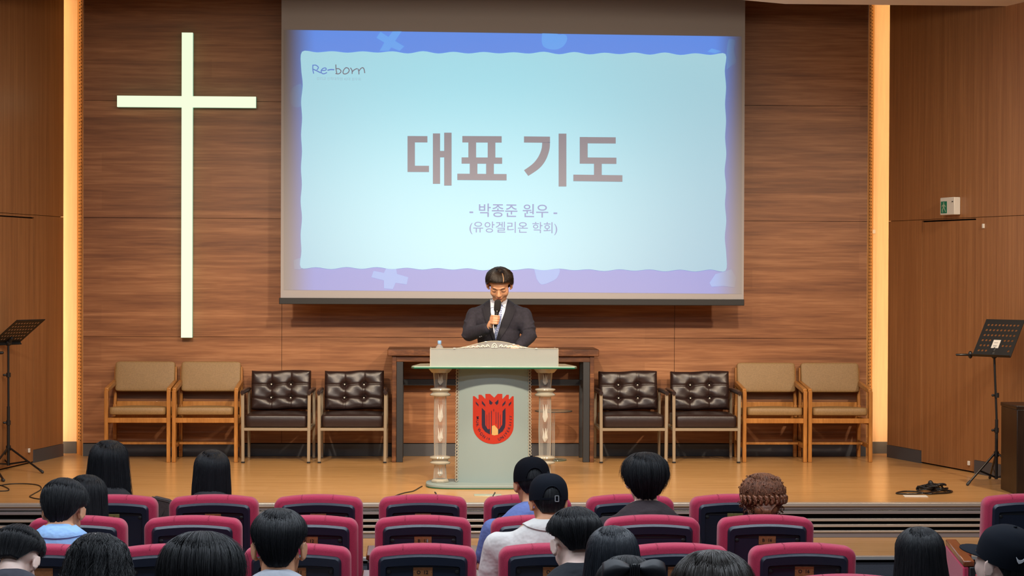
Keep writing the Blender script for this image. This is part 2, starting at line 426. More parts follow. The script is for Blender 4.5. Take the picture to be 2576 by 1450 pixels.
# ------------------------------------------------------------------ illuminated cross
YX = YW - .09
m, N, L, B = newmat('cross_glow')
B.inputs['Base Color'].default_value = (.1, .1, .09, 1); B.inputs['Emission Color'].default_value = (.86, 1, .70, 1); B.inputs['Emission Strength'].default_value = 1.0
M['glow'] = m
M['glowside'] = mat('cross_side', (.5, .8, .65), .4, emit=(.35, .8, .6), es=.4)
xc0, xc1 = atY(456.5, 400, YX).x, atY(484, 400, YX).x
xa0, xa1 = atY(294.5, 256, YX).x, atY(643.5, 256, YX).x
zt, zb_ = atY(470, 82, YX).z, atY(470, 850, YX).z
zh1, zh0 = atY(470, 242, YX).z, atY(470, 270, YX).z
o = thing('wall_cross', 'tall glowing white cross mounted on the wooden wall beside the screen', 'cross', ((xc0 + xc1) / 2, YX, zb_))
ox = -V(o.location)
poly = [(xc0, zb_), (xc1, zb_), (xc1, zh0), (xa1, zh0), (xa1, zh1), (xc1, zh1), (xc1, zt), (xc0, zt), (xc0, zh1), (xa0, zh1), (xa0, zh0), (xc0, zh0)]
MB().prism([V((x, YX, z)) + ox for x, z in poly], (0, 1, 0), .012).build('lit_face', M['glow'], o)
MB().prism([V((x, YX + .0125, z)) + ox for x, z in poly], (0, 1, 0), .05).build('body', M['glowside'], o, label='pale green side of the cross')
for x, z in (((xc0 + xc1) / 2, zt - .15), ((xc0 + xc1) / 2, zb_ + .2), ((xc0 + xc1) / 2, (zh0 + zh1) / 2)): MB().bb(x - .02, x + .02, YX + .06, YW, z - .02, z + .02).build('mount', M['steel'], o, M=Matrix.Translation(ox))
# ------------------------------------------------------------------ projection screen with the slide on it
YP = 16.72
M['fabric'] = mat('screen_fabric', srgb(156, 154, 158), .9)
SX0, SX1 = atY(707, 400, YP).x, atY(1872.5, 400, YP).x
SZ0, SZ1 = atY(1288, 752, YP).z, ZTOP - .16
scr = thing('projection_screen', 'wide pull-down projection screen showing a blue bordered slide with Korean writing', 'projection screen', ((SX0 + SX1) / 2, YP, SZ0))
T = Matrix.Translation(-V(scr.location))
MB().bb(SX0, SX1, YP, YP + .003, SZ0, SZ1).build('screen_fabric', M['fabric'], scr, M=T)
MB().bb(SX0 - .012, SX1 + .004, YP - .014, YP + .02, atY(1288, 767.5, YP).z, SZ0 + .001).build('bottom_bar', M['black'], scr, M=T, bevel=.004)
b = MB(); b.bb(SX0 - .12, SX1 + .12, YP - .06, YP + .1, SZ1, SZ1 + .14); b.build('roller_case', M['white'], scr, M=T, bevel=.01)
def slide_mat(name, top, bot, fade=False, glow=None, strength=1.0):
    m, N, L, B = newmat(name)
    B.inputs['Base Color'].default_value = srgb(147, 147, 152); B.inputs['Roughness'].default_value = .9; B.inputs['Specular IOR Level'].default_value = 0
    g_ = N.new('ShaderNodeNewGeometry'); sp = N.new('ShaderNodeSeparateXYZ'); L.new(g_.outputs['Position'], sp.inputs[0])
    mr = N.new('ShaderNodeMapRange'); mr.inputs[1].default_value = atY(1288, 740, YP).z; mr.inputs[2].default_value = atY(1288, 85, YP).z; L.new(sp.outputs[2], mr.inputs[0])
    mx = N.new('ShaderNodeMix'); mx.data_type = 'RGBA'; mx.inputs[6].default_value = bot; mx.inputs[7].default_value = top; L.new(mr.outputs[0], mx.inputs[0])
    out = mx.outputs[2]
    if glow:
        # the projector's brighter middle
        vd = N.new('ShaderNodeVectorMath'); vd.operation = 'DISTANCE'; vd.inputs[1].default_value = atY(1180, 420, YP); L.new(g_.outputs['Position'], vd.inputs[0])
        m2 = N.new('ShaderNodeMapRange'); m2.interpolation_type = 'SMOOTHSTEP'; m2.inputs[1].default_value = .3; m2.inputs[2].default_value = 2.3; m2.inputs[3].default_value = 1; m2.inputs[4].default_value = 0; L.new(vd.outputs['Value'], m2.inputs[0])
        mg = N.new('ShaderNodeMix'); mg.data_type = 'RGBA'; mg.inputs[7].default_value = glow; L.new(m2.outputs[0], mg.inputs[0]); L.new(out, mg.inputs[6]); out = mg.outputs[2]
    L.new(out, B.inputs['Emission Color']); B.inputs['Emission Strength'].default_value = strength
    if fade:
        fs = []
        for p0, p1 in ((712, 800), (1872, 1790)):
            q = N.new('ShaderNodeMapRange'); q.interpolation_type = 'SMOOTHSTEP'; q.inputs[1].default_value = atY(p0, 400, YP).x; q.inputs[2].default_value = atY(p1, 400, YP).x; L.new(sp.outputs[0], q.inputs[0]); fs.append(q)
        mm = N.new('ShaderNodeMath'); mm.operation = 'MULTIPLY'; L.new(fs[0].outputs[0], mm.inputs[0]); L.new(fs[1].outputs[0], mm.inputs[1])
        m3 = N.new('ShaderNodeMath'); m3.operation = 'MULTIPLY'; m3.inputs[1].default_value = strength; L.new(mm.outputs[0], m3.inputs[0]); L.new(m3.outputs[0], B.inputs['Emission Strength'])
    return m
def pxpoly(b, pts, Y, th=.0006):
    b.prism([atY(x, y, Y) for x, y in pts], (0, 1, 0), th)
def stroke(b, pts, w, Y, closed=False):
    """a flat pen stroke w pixels wide through picture points"""
    n = len(pts); P = [V((x, y)) for x, y in pts]
    for i in range(n if closed else n - 1):
        a, c = P[i], P[(i + 1) % n]; d = c - a
        if d.length < 1e-6: continue
        d.normalize(); q = V((-d.y, d.x)) * w / 2; e = d * w * .28
        if True: pxpoly(b, [tuple(a - e + q), tuple(c + e + q), tuple(c + e - q), tuple(a - e - q)], Y - .0006 * (i % 3), .0003)
def spline(pts, n=6, closed=False):
    out = []; N = len(pts)
    for i in range(N if closed else N - 1):
        if closed: p = [V(pts[(i + q) % N]) for q in (-1, 0, 1, 2)]
        else: p = [V(pts[min(max(i + q, 0), N - 1)]) for q in (-1, 0, 1, 2)]
        for k in range(n):
            t = k / n
            out.append(.5 * ((2 * p[1]) + (-p[0] + p[2]) * t + (2 * p[0] - 5 * p[1] + 4 * p[2] - p[3]) * t * t + (-p[0] + 3 * p[1] - 3 * p[2] + p[3]) * t ** 3))
    if not closed: out.append(V(pts[-1]))
    return out
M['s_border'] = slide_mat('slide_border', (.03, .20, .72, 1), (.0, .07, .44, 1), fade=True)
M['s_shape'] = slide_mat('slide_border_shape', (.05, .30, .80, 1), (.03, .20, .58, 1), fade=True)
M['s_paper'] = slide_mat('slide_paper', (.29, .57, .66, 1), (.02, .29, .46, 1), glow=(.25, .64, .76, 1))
M['s_text'] = slide_mat('slide_text', (.08, .09, .14, 1), (.03, .05, .12, 1))
M['s_blue'] = slide_mat('slide_blue_text', (.02, .14, .50, 1), (.0, .08, .33, 1))
M['s_fine'] = slide_mat('slide_fine_text', (.2, .37, .46, 1), (.2, .37, .46, 1))
b = MB(); pxpoly(b, [(714, 75), (1866, 92), (1866, 740), (714, 730)], YP - .002); b.build('slide_border', M['s_border'], scr, M=T)
Y1 = YP - .004
b = MB(); pxpoly(b, [(957, 80), (947, 95), (967, 107), (955, 128), (978, 128), (984, 119), (1005, 128), (1017, 117), (994, 103), (1010, 79), (988, 79), (977, 93)], Y1); b.build('slide_shape', M['s_shape'], scr, M=T)
b = MB(); pxpoly(b, [tuple(p) for p in spline([(1364, 84), (1363, 105), (1370, 119), (1394, 125), (1415, 118), (1426, 102), (1425, 90), (1416, 86), (1408, 88), (1402, 85)], 4)], Y1); b.build('slide_shape', M['s_shape'], scr, M=T)
b = MB(); pxpoly(b, [tuple(p) for p in spline([(1828, 132), (1832, 102), (1840, 98), (1850, 104), (1846, 125), (1852, 155), (1840, 165), (1828, 175)], 3)], Y1); b.build('slide_shape', M['s_shape'], scr, M=T)
b = MB(); pxpoly(b, [(1780, 130), (1790, 122), (1815, 129), (1800, 134)], Y1); b.build('slide_shape', M['s_shape'], scr, M=T)
b = MB(); pxpoly(b, [tuple(p) for p in spline([(735, 222), (745, 215), (760, 215), (760, 262), (745, 270), (732, 262), (728, 240)], 3)], Y1); b.build('slide_shape', M['s_shape'], scr, M=T)
b = MB(); pxpoly(b, [tuple(p) for p in spline([(738, 655), (760, 650), (760, 676), (740, 678)], 3)], Y1); b.build('slide_shape', M['s_shape'], scr, M=T)
b = MB(); pxpoly(b, [(972, 674), (996, 674), (999, 690), (1027, 698), (1023, 716), (995, 712), (988, 728), (966, 726), (966, 706), (934, 698), (940, 682), (966, 687)], Y1); b.build('slide_shape', M['s_shape'], scr, M=T)
b = MB(); pxpoly(b, [tuple(p) for p in spline([(1343, 674), (1404, 674), (1402, 698), (1384, 710), (1362, 716), (1350, 702)], 4)], Y1); b.build('slide_shape', M['s_shape'], scr, M=T)
b = MB(); pxpoly(b, [(1800, 690), (1840, 678), (1852, 700), (1848, 724), (1820, 720), (1790, 722), (1785, 712)], Y1); b.build('slide_shape', M['s_shape'], scr, M=T)

r_ = random.Random(4)
def wav(p0, p1, n, amp):
    out = []
    for i in range(n):
        t = i / n; x = p0[0] + (p1[0] - p0[0]) * t; y = p0[1] + (p1[1] - p0[1]) * t
        k = (amp if i % 2 else -amp) * r_.uniform(.4, 1.1) if i else 0
        q = V((p1[0] - p0[0], p1[1] - p0[1])).normalized()
        out.append((x - q.y * k, y + q.x * k))
    return out
pts = wav((760, 130), (1825, 136), 28, 3) + wav((1825, 136), (1825, 682), 13, 2) + wav((1825, 682), (757, 674), 28, 3) + wav((757, 674), (760, 130), 13, 2)
b = MB(); pxpoly(b, [tuple(p) for p in spline(pts, 4, True)], YP - .006); b.build('slide_paper', M['s_paper'], scr, M=T)
# the large heading, stroke by stroke
YT = YP - .008
LAY = [0]
Z2 = lambda x, y: (1000 + x * .23292, 310 + y * .23292)
def q4(b, x0, y0, x1, y1, sl=0):
    LAY[0] += 1; pxpoly(b, [Z2(x0, y0), Z2(x1, y0 + sl), Z2(x1, y1 + sl), Z2(x0, y1)], YT - .0007 * (LAY[0] % 7), .0003)
b = MB()
q4(b, 108, 139, 188, 528); q4(b, 108, 139, 323, 208, 1); q4(b, 108, 460, 340, 528, 1)
q4(b, 382, 111, 460, 656); q4(b, 504, 103, 584, 675); q4(b, 455, 300, 510, 370)
q4(b, 700, 139, 1125, 209, 2); q4(b, 765, 200, 849, 375); q4(b, 974, 200, 1057, 378); q4(b, 692, 370, 1130, 438, 2)
q4(b, 780, 430, 863, 555); q4(b, 957, 430, 1041, 555); q4(b, 646, 546, 1178, 615, 4)
q4(b, 1366, 143, 1647, 210, 3)
arc_o = spline([(1647, 205), (1640, 290), (1600, 400), (1530, 490), (1412, 571)], 6); arc_i = spline([(1366, 509), (1460, 440), (1520, 365), (1555, 280), (1563, 205)], 6)
pxpoly(b, [Z2(*p) for p in arc_o + arc_i], YT)
q4(b, 1740, 113, 1824, 685)
q4(b, 1968, 150, 2357, 218, 3); q4(b, 1968, 150, 2054, 438); q4(b, 1968, 370, 2364, 438, 3); q4(b, 2122, 430, 2206, 565); q4(b, 1899, 556, 2429, 627, 7)
b.build('slide_heading', M['s_text'], scr, M=T)
# smaller lines
xa_ = V((1, 0, 0)); za_ = V((0, 0, 1)); ppm = F_PX / YP
b = MB()
add_text(b, '- 박종준 원우 -', atY(1291.5, 530, YT), V((1, 0, -.006)), za_, width=221 / ppm * 1.0, bold=.006); b.build('slide_name_line', M['s_blue'], scr, M=T); b = MB()
add_text(b, '(유앙겔리온 학회)', atY(1291.5, 574.5, YT), V((1, 0, -.006)), za_, width=221 / ppm, bold=.002)
b.build('slide_subtitle', M['s_blue'], scr, M=T)
b = MB(); add_text(b, '감리교 신학대학원 42대 원우회', atY(852, 198.5, YT), V((1, 0, -.01)), za_, width=110 / ppm); b.build('slide_small_print', M['s_fine'], scr, M=T)
Z3 = lambda x, y: (770 + x * .06211, 150 + y * .06211)
def pen(b, pts, w=2.4, cl=False): stroke(b, [tuple(p) for p in spline([Z3(*p) for p in pts], 5, cl)], w, YT, cl)
b = MB(); pen(b, [(275, 225), (272, 400), (305, 560)]); pen(b, [(275, 230), (400, 230), (495, 310), (470, 380), (440, 410)]); pen(b, [(285, 390), (420, 450), (590, 535)], 2.8)
pen(b, [(630, 440), (740, 440), (810, 410), (800, 350), (740, 340), (660, 380), (610, 460), (640, 550), (720, 575), (840, 530)]); pen(b, [(880, 430), (1000, 405), (1130, 410)], 3)
b.build('slide_logo_blue', M['s_blue'], scr, M=T)
b = MB(); pen(b, [(1205, 210), (1215, 400), (1245, 570)]); pen(b, [(1220, 370), (1330, 375), (1410, 450), (1390, 530), (1300, 580), (1200, 565)]); pen(b, [(1620, 330), (1540, 400), (1495, 500), (1520, 570), (1600, 580), (1700, 530), (1745, 440), (1710, 360)], 2.4, True)
pen(b, [(1800, 340), (1860, 440), (1865, 570)]); pen(b, [(1865, 500), (1960, 410), (2070, 365)]); pen(b, [(2105, 380), (2135, 480), (2140, 590)]); pen(b, [(2150, 450), (2220, 360), (2300, 330), (2350, 400), (2375, 540)])
b.build('slide_logo_dark', M['s_text'], scr, M=T)

# ------------------------------------------------------------------ console table behind the speaker
M['rustic'] = wood('rustic_table_wood', srgb(62, 36, 22), srgb(96, 58, 34), srgb(140, 92, 56), (3, 12, 12), 1, .45, patch=dict(w=.45, h=.06, c=(.7, .66, .62, 1), m=(.7, .7, .7, 1), rot=(PI / 2, 0, 0)))
M['charcoal'] = mat('charcoal_steel', srgb(44, 46, 50), .5)
YT0 = 16.62
tl, tr = atY(975, 890, YT0).x, atY(1507, 890, YT0).x
tz1 = atY(1288, 879.5, YT0).z; tz0 = atY(1288, 897, YT0).z
o = thing('console_table', 'long dark rustic wooden table with charcoal steel frame standing behind the lectern', 'table', ((tl + tr) / 2, YT0 + .25, 0))
T = Matrix.Translation(-V(o.location))
MB().bb(tl, tr, YT0, YT0 + .52, tz0, tz1).build('tabletop', M['rustic'], o, M=T, bevel=.006)
li0, li1 = atY(986, 1000, YT0).x, atY(1495, 1000, YT0).x
MB().bb(li0, li1, YT0 + .03, YT0 + .05, tz0 - .05, tz0).bb(li0, li1, YT0 + .47, YT0 + .49, tz0 - .05, tz0).build('apron', M['rustic'], o, M=T, bevel=.003)
for x in (li0, li1 - .036):
    for y in (YT0 + .02, YT0 + .45): MB().bb(x, x + .036, y, y + .05, 0, tz0 - .002).build('leg', M['rustic'], o, M=T, bevel=.003)
for x in (li0 + .038, li1 - .093):
    for y in (YT0 + .025, YT0 + .44): MB().bb(x, x + .055, y, y + .055, 0, tz0 - .05).build('steel_leg', M['charcoal'], o, M=T, bevel=.003, label='charcoal steel leg')
zb1, zb0 = atY(1288, 955.5, YT0 + .44).z, atY(1288, 971, YT0 + .44).z
MB().bb(li0 + .09, li1 - .09, YT0 + .45, YT0 + .49, zb0, zb1).build('crossbar', M['charcoal'], o, M=T, bevel=.003)
for x in (li0 + .045, li1 - .085): MB().bb(x, x + .04, YT0 + .08, YT0 + .44, zb0, zb1).build('side_rail', M['charcoal'], o, M=T, bevel=.003)
# ------------------------------------------------------------------ brown armchairs
M['oak'] = wood('oak_frame', srgb(142, 92, 40), srgb(166, 111, 52), srgb(188, 132, 68), (14, 14, 2), 1, .38, coat=.2)
M['vinyl'] = mat('olive_brown_vinyl', srgb(138, 110, 72), .5, var=.12, vscale=90, bump=.15, bscale=350)
M['leather'] = mat('dark_brown_leather', srgb(40, 26, 25), .34, var=.12, vscale=40, bump=.06, bscale=45, spec=.6)
M['beigemetal'] = mat('beige_enamel', srgb(146, 132, 112), .4, .1)
M['button'] = mat('button_metal', (.7, .68, .6), .3, .8)
def cushion(w, d, h, r=.02, puff=.012, box=False):
    """soft slab w x d x h centred at origin, top swelling"""
    vs = []; b = MB(); rs = []
    def sq(t, e=.28): return math.copysign(abs(t) ** e, t)
    nu, nv = 40, 14
    for i in range(nv + 1):
        th = -PI / 2 + PI * i / nv; ring = []
        for j in range(nu):
            a = 2 * PI * j / nu
            c = max(abs(math.cos(th)), 1e-3) ** (.16 if box else .35)
            x = sq(math.cos(a), .14 if box else .3) * c; y = sq(math.sin(a), .14 if box else .3) * c
            z = sq(math.sin(th), .22 if box else .55)
            ring.append(V((x * w / 2, y * d / 2, z * h / 2 + (puff * (1 - x * x) * (1 - y * y) if z > 0 else 0))))
        rs.append(ring)
    b.rings(rs); return b
def wood_chair(wd=.555):
    o = thing('wooden_armchair', '-', 'armchair')
    h = wd / 2; hz = .608; dp = .46
    for s in (-1, 1):
        x = s * (h - .016)
        MB().bar((x, 0, 0), (x, 0, hz), .032, .045, up=(0, 1, 0)).build('front_leg', M['oak'], o, bevel=.004)
        MB().bar((x, 0.0, hz + .0), (x, dp, hz + .045), .034, .042).build('armrest', M['oak'], o, bevel=.006)
        b = MB(); b.bar((x, dp, 0), (x, dp, .46), .03, .05, up=(0, 1, 0)); b.bar((x - s * .0, dp, .44), (x - s * .006, dp + .030, .785), .026, .045, up=(0, 1, 0)); b.build('rear_leg', M['oak'], o, bevel=.005)
        MB().bar((x, .02, .135), (x, dp, .135), .022, .038).build('side_stretcher', M['oak'], o, bevel=.003)
        MB().bar((x, .02, .345), (x, dp, .33), .024, .05).build('side_rail', M['oak'], o, bevel=.003)
    MB().bar((-h + .03, 0.0, .355), (h - .03, 0.0, .355), .03, .042).build('front_rail', M['oak'], o, bevel=.003)
    MB().bar((-h + .03, dp, .345), (h - .03, dp, .345), .03, .05).build('rear_rail', M['oak'], o, bevel=.003)
    MB().bar((-h + .03, dp * .55, .14), (h - .03, dp * .55, .14), .05, .02).build('stretcher', M['oak'], o, bevel=.003)
    c = cushion(wd - .075, .50, .07, puff=.014, box=True); c.build('seat', M['vinyl'], o, smooth=True, ang=180, M=Matrix.Translation((0, .22, .418)) @ Matrix.Rotation(math.radians(-4), 4, 'X'))
    c = cushion(wd - .042, .262, .055, puff=.008, box=True)
    c.build('backrest', M['vinyl'], o, smooth=True, ang=180, M=Matrix.Translation((0, dp - .012, .70)) @ Matrix.Rotation(math.radians(78), 4, 'X'))
    MB().bar((-h + .03, dp + .0, .46), (h - .03, dp + .0, .46), .012, .05).build('back_rail', M['oak'], o, bevel=.003)
    return o
YCH = 16.66
chA = wood_chair()
first = True
for px, lab in ((346, 'olive brown padded oak armchair at the far left end of the row under the cross'), (516, 'olive brown padded oak armchair under the cross, beside the tufted dark leather chairs'),
                (1948.5, 'olive brown padded oak armchair next to the tufted dark leather chair, right of the table'), (2113, 'olive brown padded oak armchair at the right end of the row against the glowing recess')):
    p = atY(px, 1100, YCH); loc = (p.x, YCH, 0)
    if first: chA.location = loc; chA['label'] = lab; chA['group'] = 'oak armchairs along the back wall'; first = False
    else: dup(chA, loc, 0, lab, 'oak armchairs along the back wall')
def tufted(w, h, d):
    nu, nv = 72, 56
    but = [(-.165 * w / .5, .115 * h / .34), (.165 * w / .5, .115 * h / .34), (-.165 * w / .5, -.06 * h / .34), (.165 * w / .5, -.06 * h / .34)]
    but = [(-.16 * w, .135 * h), (.16 * w, .135 * h), (-.16 * w, -.20 * h), (.16 * w, -.20 * h)]
    b = MB(); rs = []
    vs = []; fs = []
    for i in range(nv + 1):
        for j in range(nu + 1):
            u = j / nu * 2 - 1; v = i / nv * 2 - 1
            x = u * w / 2; z = v * h / 2
            e = min(1 - abs(u), 1) * w / 2; e2 = (1 - abs(v)) * h / 2
            edge = 1 - math.exp(-min(e, e2) / .018)
            y = d * .55 + .028 * edge
            dent = 0
            for bx, bz in but:
                r = math.hypot(x - bx, z - bz); dent += .042 * math.exp(-(r / .026) ** 1.3)
            for bz in (but[0][1], but[2][1]):
                dent += .010 * math.exp(-abs(z - bz) / .006)
            for bx in (but[0][0], but[1][0]):
                dent += .008 * math.exp(-abs(x - bx) / .006)
            y += .012 * math.sin(u * 9) * math.sin(v * 7) * .3
            y -= min(dent, .05)
            vs.append((x * (1 - .03 * (1 - edge)), -y, z * (1 - .03 * (1 - edge)) + .006 * math.sin(u * 3)))
    n = nu + 1
    for i in range(nv):
        for j in range(nu): fs.append((i * n + j, i * n + j + 1, (i + 1) * n + j + 1, (i + 1) * n + j))
    k = len(vs); rim = [j for j in range(n)] + [i * n + nu for i in range(1, nv + 1)] + [nv * n + j for j in range(nu - 1, -1, -1)] + [i * n for i in range(nv - 1, 0, -1)]
    for r in rim: vs.append((vs[r][0], .0 + d * .45, vs[r][2]))
    q = len(rim)
    for a in range(q): fs.append((rim[a], k + a, k + (a + 1) % q, rim[(a + 1) % q]))
    fs.append(tuple(range(k, k + q)))
    b.add(vs, fs)
    return b, but
def leather_chair(wd=.585):
    o = thing('leather_armchair', '-', 'armchair')
    h = wd / 2; dp = .47
    for s in (-1, 1):
        x = s * (h - .012)
        MB().bar((x * .985, 0, .012), (x, 0, .585), .026, .026, up=(0, 1, 0)).build('front_leg', M['beigemetal'], o, bevel=.003)
        MB().bb(x * .985 - .014, x * .985 + .014, -.014, .014, 0, .014).build('front_foot', M['black'], o, bevel=.002)
        MB().bar((x, dp, .0), (x, dp, .585), .024, .024, up=(0, 1, 0)).build('rear_leg', M['beigemetal'], o, bevel=.003)
        b = MB(); b.tube([(x, -.03, .597), (x, .1, .60), (x, .3, .60), (x, dp + .02, .598)], [.017, .021, .021, .016], 12); b.build('armrest', M['leather'], o, smooth=True)
        MB().bar((x, .012, .285), (x, dp, .285), .022, .022).build('side_rail', M['beigemetal'], o, bevel=.002)
    MB().bar((-h + .02, 0.0, .286), (h - .02, 0.0, .286), .024, .024).build('front_rail', M['beigemetal'], o, bevel=.002)
    MB().bar((-h + .02, dp, .286), (h - .02, dp, .286), .024, .024).build('rear_rail', M['beigemetal'], o, bevel=.002)
    c = cushion(wd - .055, .47, .112, puff=.016, box=True); c.build('seat', M['leather'], o, smooth=True, ang=180, M=Matrix.Translation((0, .232, .352)))
    t, but = tufted(wd - .06, .345, .05)
    Mx = Matrix.Translation((0, dp - .035, .59)) @ Matrix.Rotation(math.radians(-10), 4, 'X')
    bk = t.build('backrest', M['leather'], o, smooth=True, ang=60, M=Mx)
    for bx, bz in but:
        MB().ell((bx, -.022, bz), (.008, .005, .008), nu=12, nv=8).build('button', M['button'], bk, smooth=True, ang=180, M=Mx)
    return o
chB = leather_chair(); first = True
for px, rz, lab in ((694, -1.5, 'tufted dark brown leather armchair left of the table, beside the oak armchair under the cross'), (886, 0, 'tufted dark brown leather armchair standing directly beside the left end of the rustic table'),
                (1594, 1, 'tufted dark brown leather armchair standing directly beside the right end of the rustic table'), (1777, 0, 'tufted dark brown leather armchair right of the table, beside an olive brown oak armchair')):
    p = atY(px, 1100, 16.58); loc = (p.x, 16.58, 0); rz = math.radians(rz)
    if first: chB.location = loc; chB.rotation_euler = (0, 0, rz); chB['label'] = lab; chB['group'] = 'tufted leather armchairs beside the table'; first = False
    else: dup(chB, loc, rz, lab, 'tufted leather armchairs beside the table')
# ------------------------------------------------------------------ acrylic lectern
M['frost'] = mat('frosted_glass', srgb(143, 160, 160), .4, spec=.5)
M['frost'].node_tree.nodes['Principled BSDF'].inputs['Alpha'].default_value = .86
M['frost2'] = mat('frosted_glass_side', srgb(92, 108, 102), .45)
M['frost2'].node_tree.nodes['Principled BSDF'].inputs['Alpha'].default_value = .72
M['glass'] = mat('clear_acrylic', (.62, .62, .58), .06, spec=.9)
def edge_alpha(m_, lo, hi):
    N, L = m_.node_tree.nodes, m_.node_tree.links; lw = N.new('ShaderNodeLayerWeight'); lw.inputs[0].default_value = .45
    r_ = N.new('ShaderNodeMapRange'); r_.inputs[1].default_value = .05; r_.inputs[2].default_value = .75; r_.inputs[3].default_value = lo; r_.inputs[4].default_value = hi; L.new(lw.outputs['Facing'], r_.inputs[0]); L.new(r_.outputs[0], N['Principled BSDF'].inputs['Alpha'])
edge_alpha(M['glass'], .10, .75)
M['greenglass'] = mat('green_edged_glass', srgb(176, 205, 190), .08, trans=.35, ior=1.4, spec=.7)
M['greenedge'] = mat('glass_edge', srgb(30, 92, 72), .15, spec=.7)
M['clearpl'] = mat('clear_plate', (.9, .9, .88), .06, spec=.6)
M['clearpl'].node_tree.nodes['Principled BSDF'].inputs['Alpha'].default_value = .16
M['etch'] = mat('etched_white', srgb(225, 222, 210), .5, spec=.5)
M['pearl'] = mat('pearl_acrylic', srgb(196, 190, 172), .12, spec=.8, trans=.35)
M['crest'] = mat('crest_red', srgb(168, 44, 26), .4)
M['crestlow'] = mat('crest_dark', srgb(40, 34, 52), .4)
YL = 14.85
cxl = atY(1241, 1100, YL).x
lec = thing('lectern', 'frosted acrylic lectern with red university crest and clear fluted columns at centre stage', 'lectern', (cxl, YL, 0))
TL = Matrix.Translation(-V(lec.location))
def stadium(w, d, n=10, cut=.5, e=.45):
    pts = []
    for q in range(48):
        a = 2 * PI * q / 48; c, s_ = math.cos(a), math.sin(a)
        pts.append((math.copysign(abs(c) ** e, c) * w / 2, math.copysign(abs(s_) ** (e * 1.5), s_) * d / 2))
    return pts
b = MB(); b.prism([V((x, y + .0, .006)) for x, y in stadium(1.02, .50)], (0, 0, 1), .022); b.build('base_plate', M['frost'], lec, bevel=.004)
b = MB(); b.prism([V((x * 1.004, y * 1.004, .002)) for x, y in stadium(1.02, .50)], (0, 0, 1), .007); b.build('base_edge', M['greenedge'], lec, label='green glass edge of the base')
zsh = .905
def shelfpts(s=1.0):
    w = .62; pts = [(-w + .02, -.21), (w - .02, -.21), (w + .0, -.15), (w - .06, .2), (w - .18, .27), (-w + .18, .27), (-w + .06, .2), (-w - .0, -.15)]
    return [(x * s, y * s) for x, y in pts]
b = MB(); b.prism([V((x, y, zsh)) for x, y in shelfpts()], (0, 0, 1), .012); b.build('shelf', M['greenglass'], lec, bevel=.003)
b = MB()
P = shelfpts(1.002)
for i in range(len(P)):
    p, q = P[i], P[(i + 1) % len(P)]; b.bar((p[0], p[1], zsh - .001), (q[0], q[1], zsh - .001), .004, .009)
b.build('shelf_edge', M['greenedge'], lec, label='dark green glass edge of the shelf')
# bowed centre panel
b = MB(); n = 20; hw0, hw1 = .272, .277
def bow(t): return -.07 * (1 - t * t)
outl = []
for i in range(n + 1):
    t = -1 + 2 * i / n; outl.append((t, bow(t)))
ring_b = [V((t * hw1, y, .028)) for t, y in outl] + [V((t * hw1, y + .010, .028)) for t, y in reversed(outl)]
ring_t = [V((t * hw0, y, zsh)) for t, y in outl] + [V((t * hw0, y + .010, zsh)) for t, y in reversed(outl)]
b.rings([ring_b, ring_t]); b.build('centre_panel', M['frost'], lec, smooth=True)
for s in (-1, 1):
    b = MB(); nr = 36
    for k in range(nr):
        z = .045 + k * (zsh - .05) / nr; x = s * (hw1 + (hw0 - hw1) * z / zsh + .001)
        b.tube([(x + math.cos(q * 2 * PI / 12) * .0105, -.006, z + math.sin(q * 2 * PI / 12) * .0115) for q in range(12)], .0035, 5, closed=True)
    b.build('bead_trim', M['pearl'], lec, smooth=True, ang=180, label='chain of small acrylic rings along the panel edge')
def oct_lathe(prof, c, seg=10): 
    return MB().lathe(prof, c, seg, R=Matrix.Rotation(PI / seg, 3, 'Z'))
for px in (1107.5, 1371):
    x = atY(px, 1050, YL).x - cxl; c = (x, .0, 0)
    zy = lambda py: atY(1241, py, YL).z
    col = MB().lathe([(.052, zy(1206)), (.044, zy(1170)), (.044, zy(1166)), (.050, zy(1080)), (.046, zy(1010)), (.046, zy(975)), (.056, zy(938))], c, 10).build('column', M['glass'], lec)
    MB().lathe([(.07, zy(938)), (.1, zsh - .012), (.1, zsh - .001)], c, 8, R=Matrix.Rotation(PI / 8, 3, 'Z')).build('capital', M['pearl'], col, bevel=.003)
    for y in (987, 1158):
        MB().lathe([(.05, zy(y + 11)), (.076, zy(y + 9)), (.080, zy(y + 6)), (.060, zy(y + 1)), (.060, zy(y - 1)), (.080, zy(y - 6)), (.076, zy(y - 9)), (.05, zy(y - 11))], c, 24).build('ring', M['pearl'], col, smooth=True)
    for y0, y1 in ((942, 968), (1018, 1062), (1078, 1112), (1176, 1198)):
        z1, z0 = zy(y0), zy(y1); h = z1 - z0
        b = MB()
        for k in range(5):
            a = k * 2 * PI / 5
            b.tube([(x + math.cos(a) * .004, math.sin(a) * .004, z0), (x + math.cos(a) * .014, math.sin(a) * .014, z0 + h * .3), (x + math.cos(a) * .012, math.sin(a) * .012, z0 + h * .6), (x + math.cos(a) * .018, math.sin(a) * .018, z1)], [.003, .009, .005, .001], 6)
        b.build('etched_flower', M['etch'], col, smooth=True)
    b = MB(); b.lathe([(.07, .029), (.07, .045), (.055, .055), (.05, zy(1206))], c, 8, R=Matrix.Rotation(PI / 8, 3, 'Z')); b.build('foot', M['pearl'], col, bevel=.002)
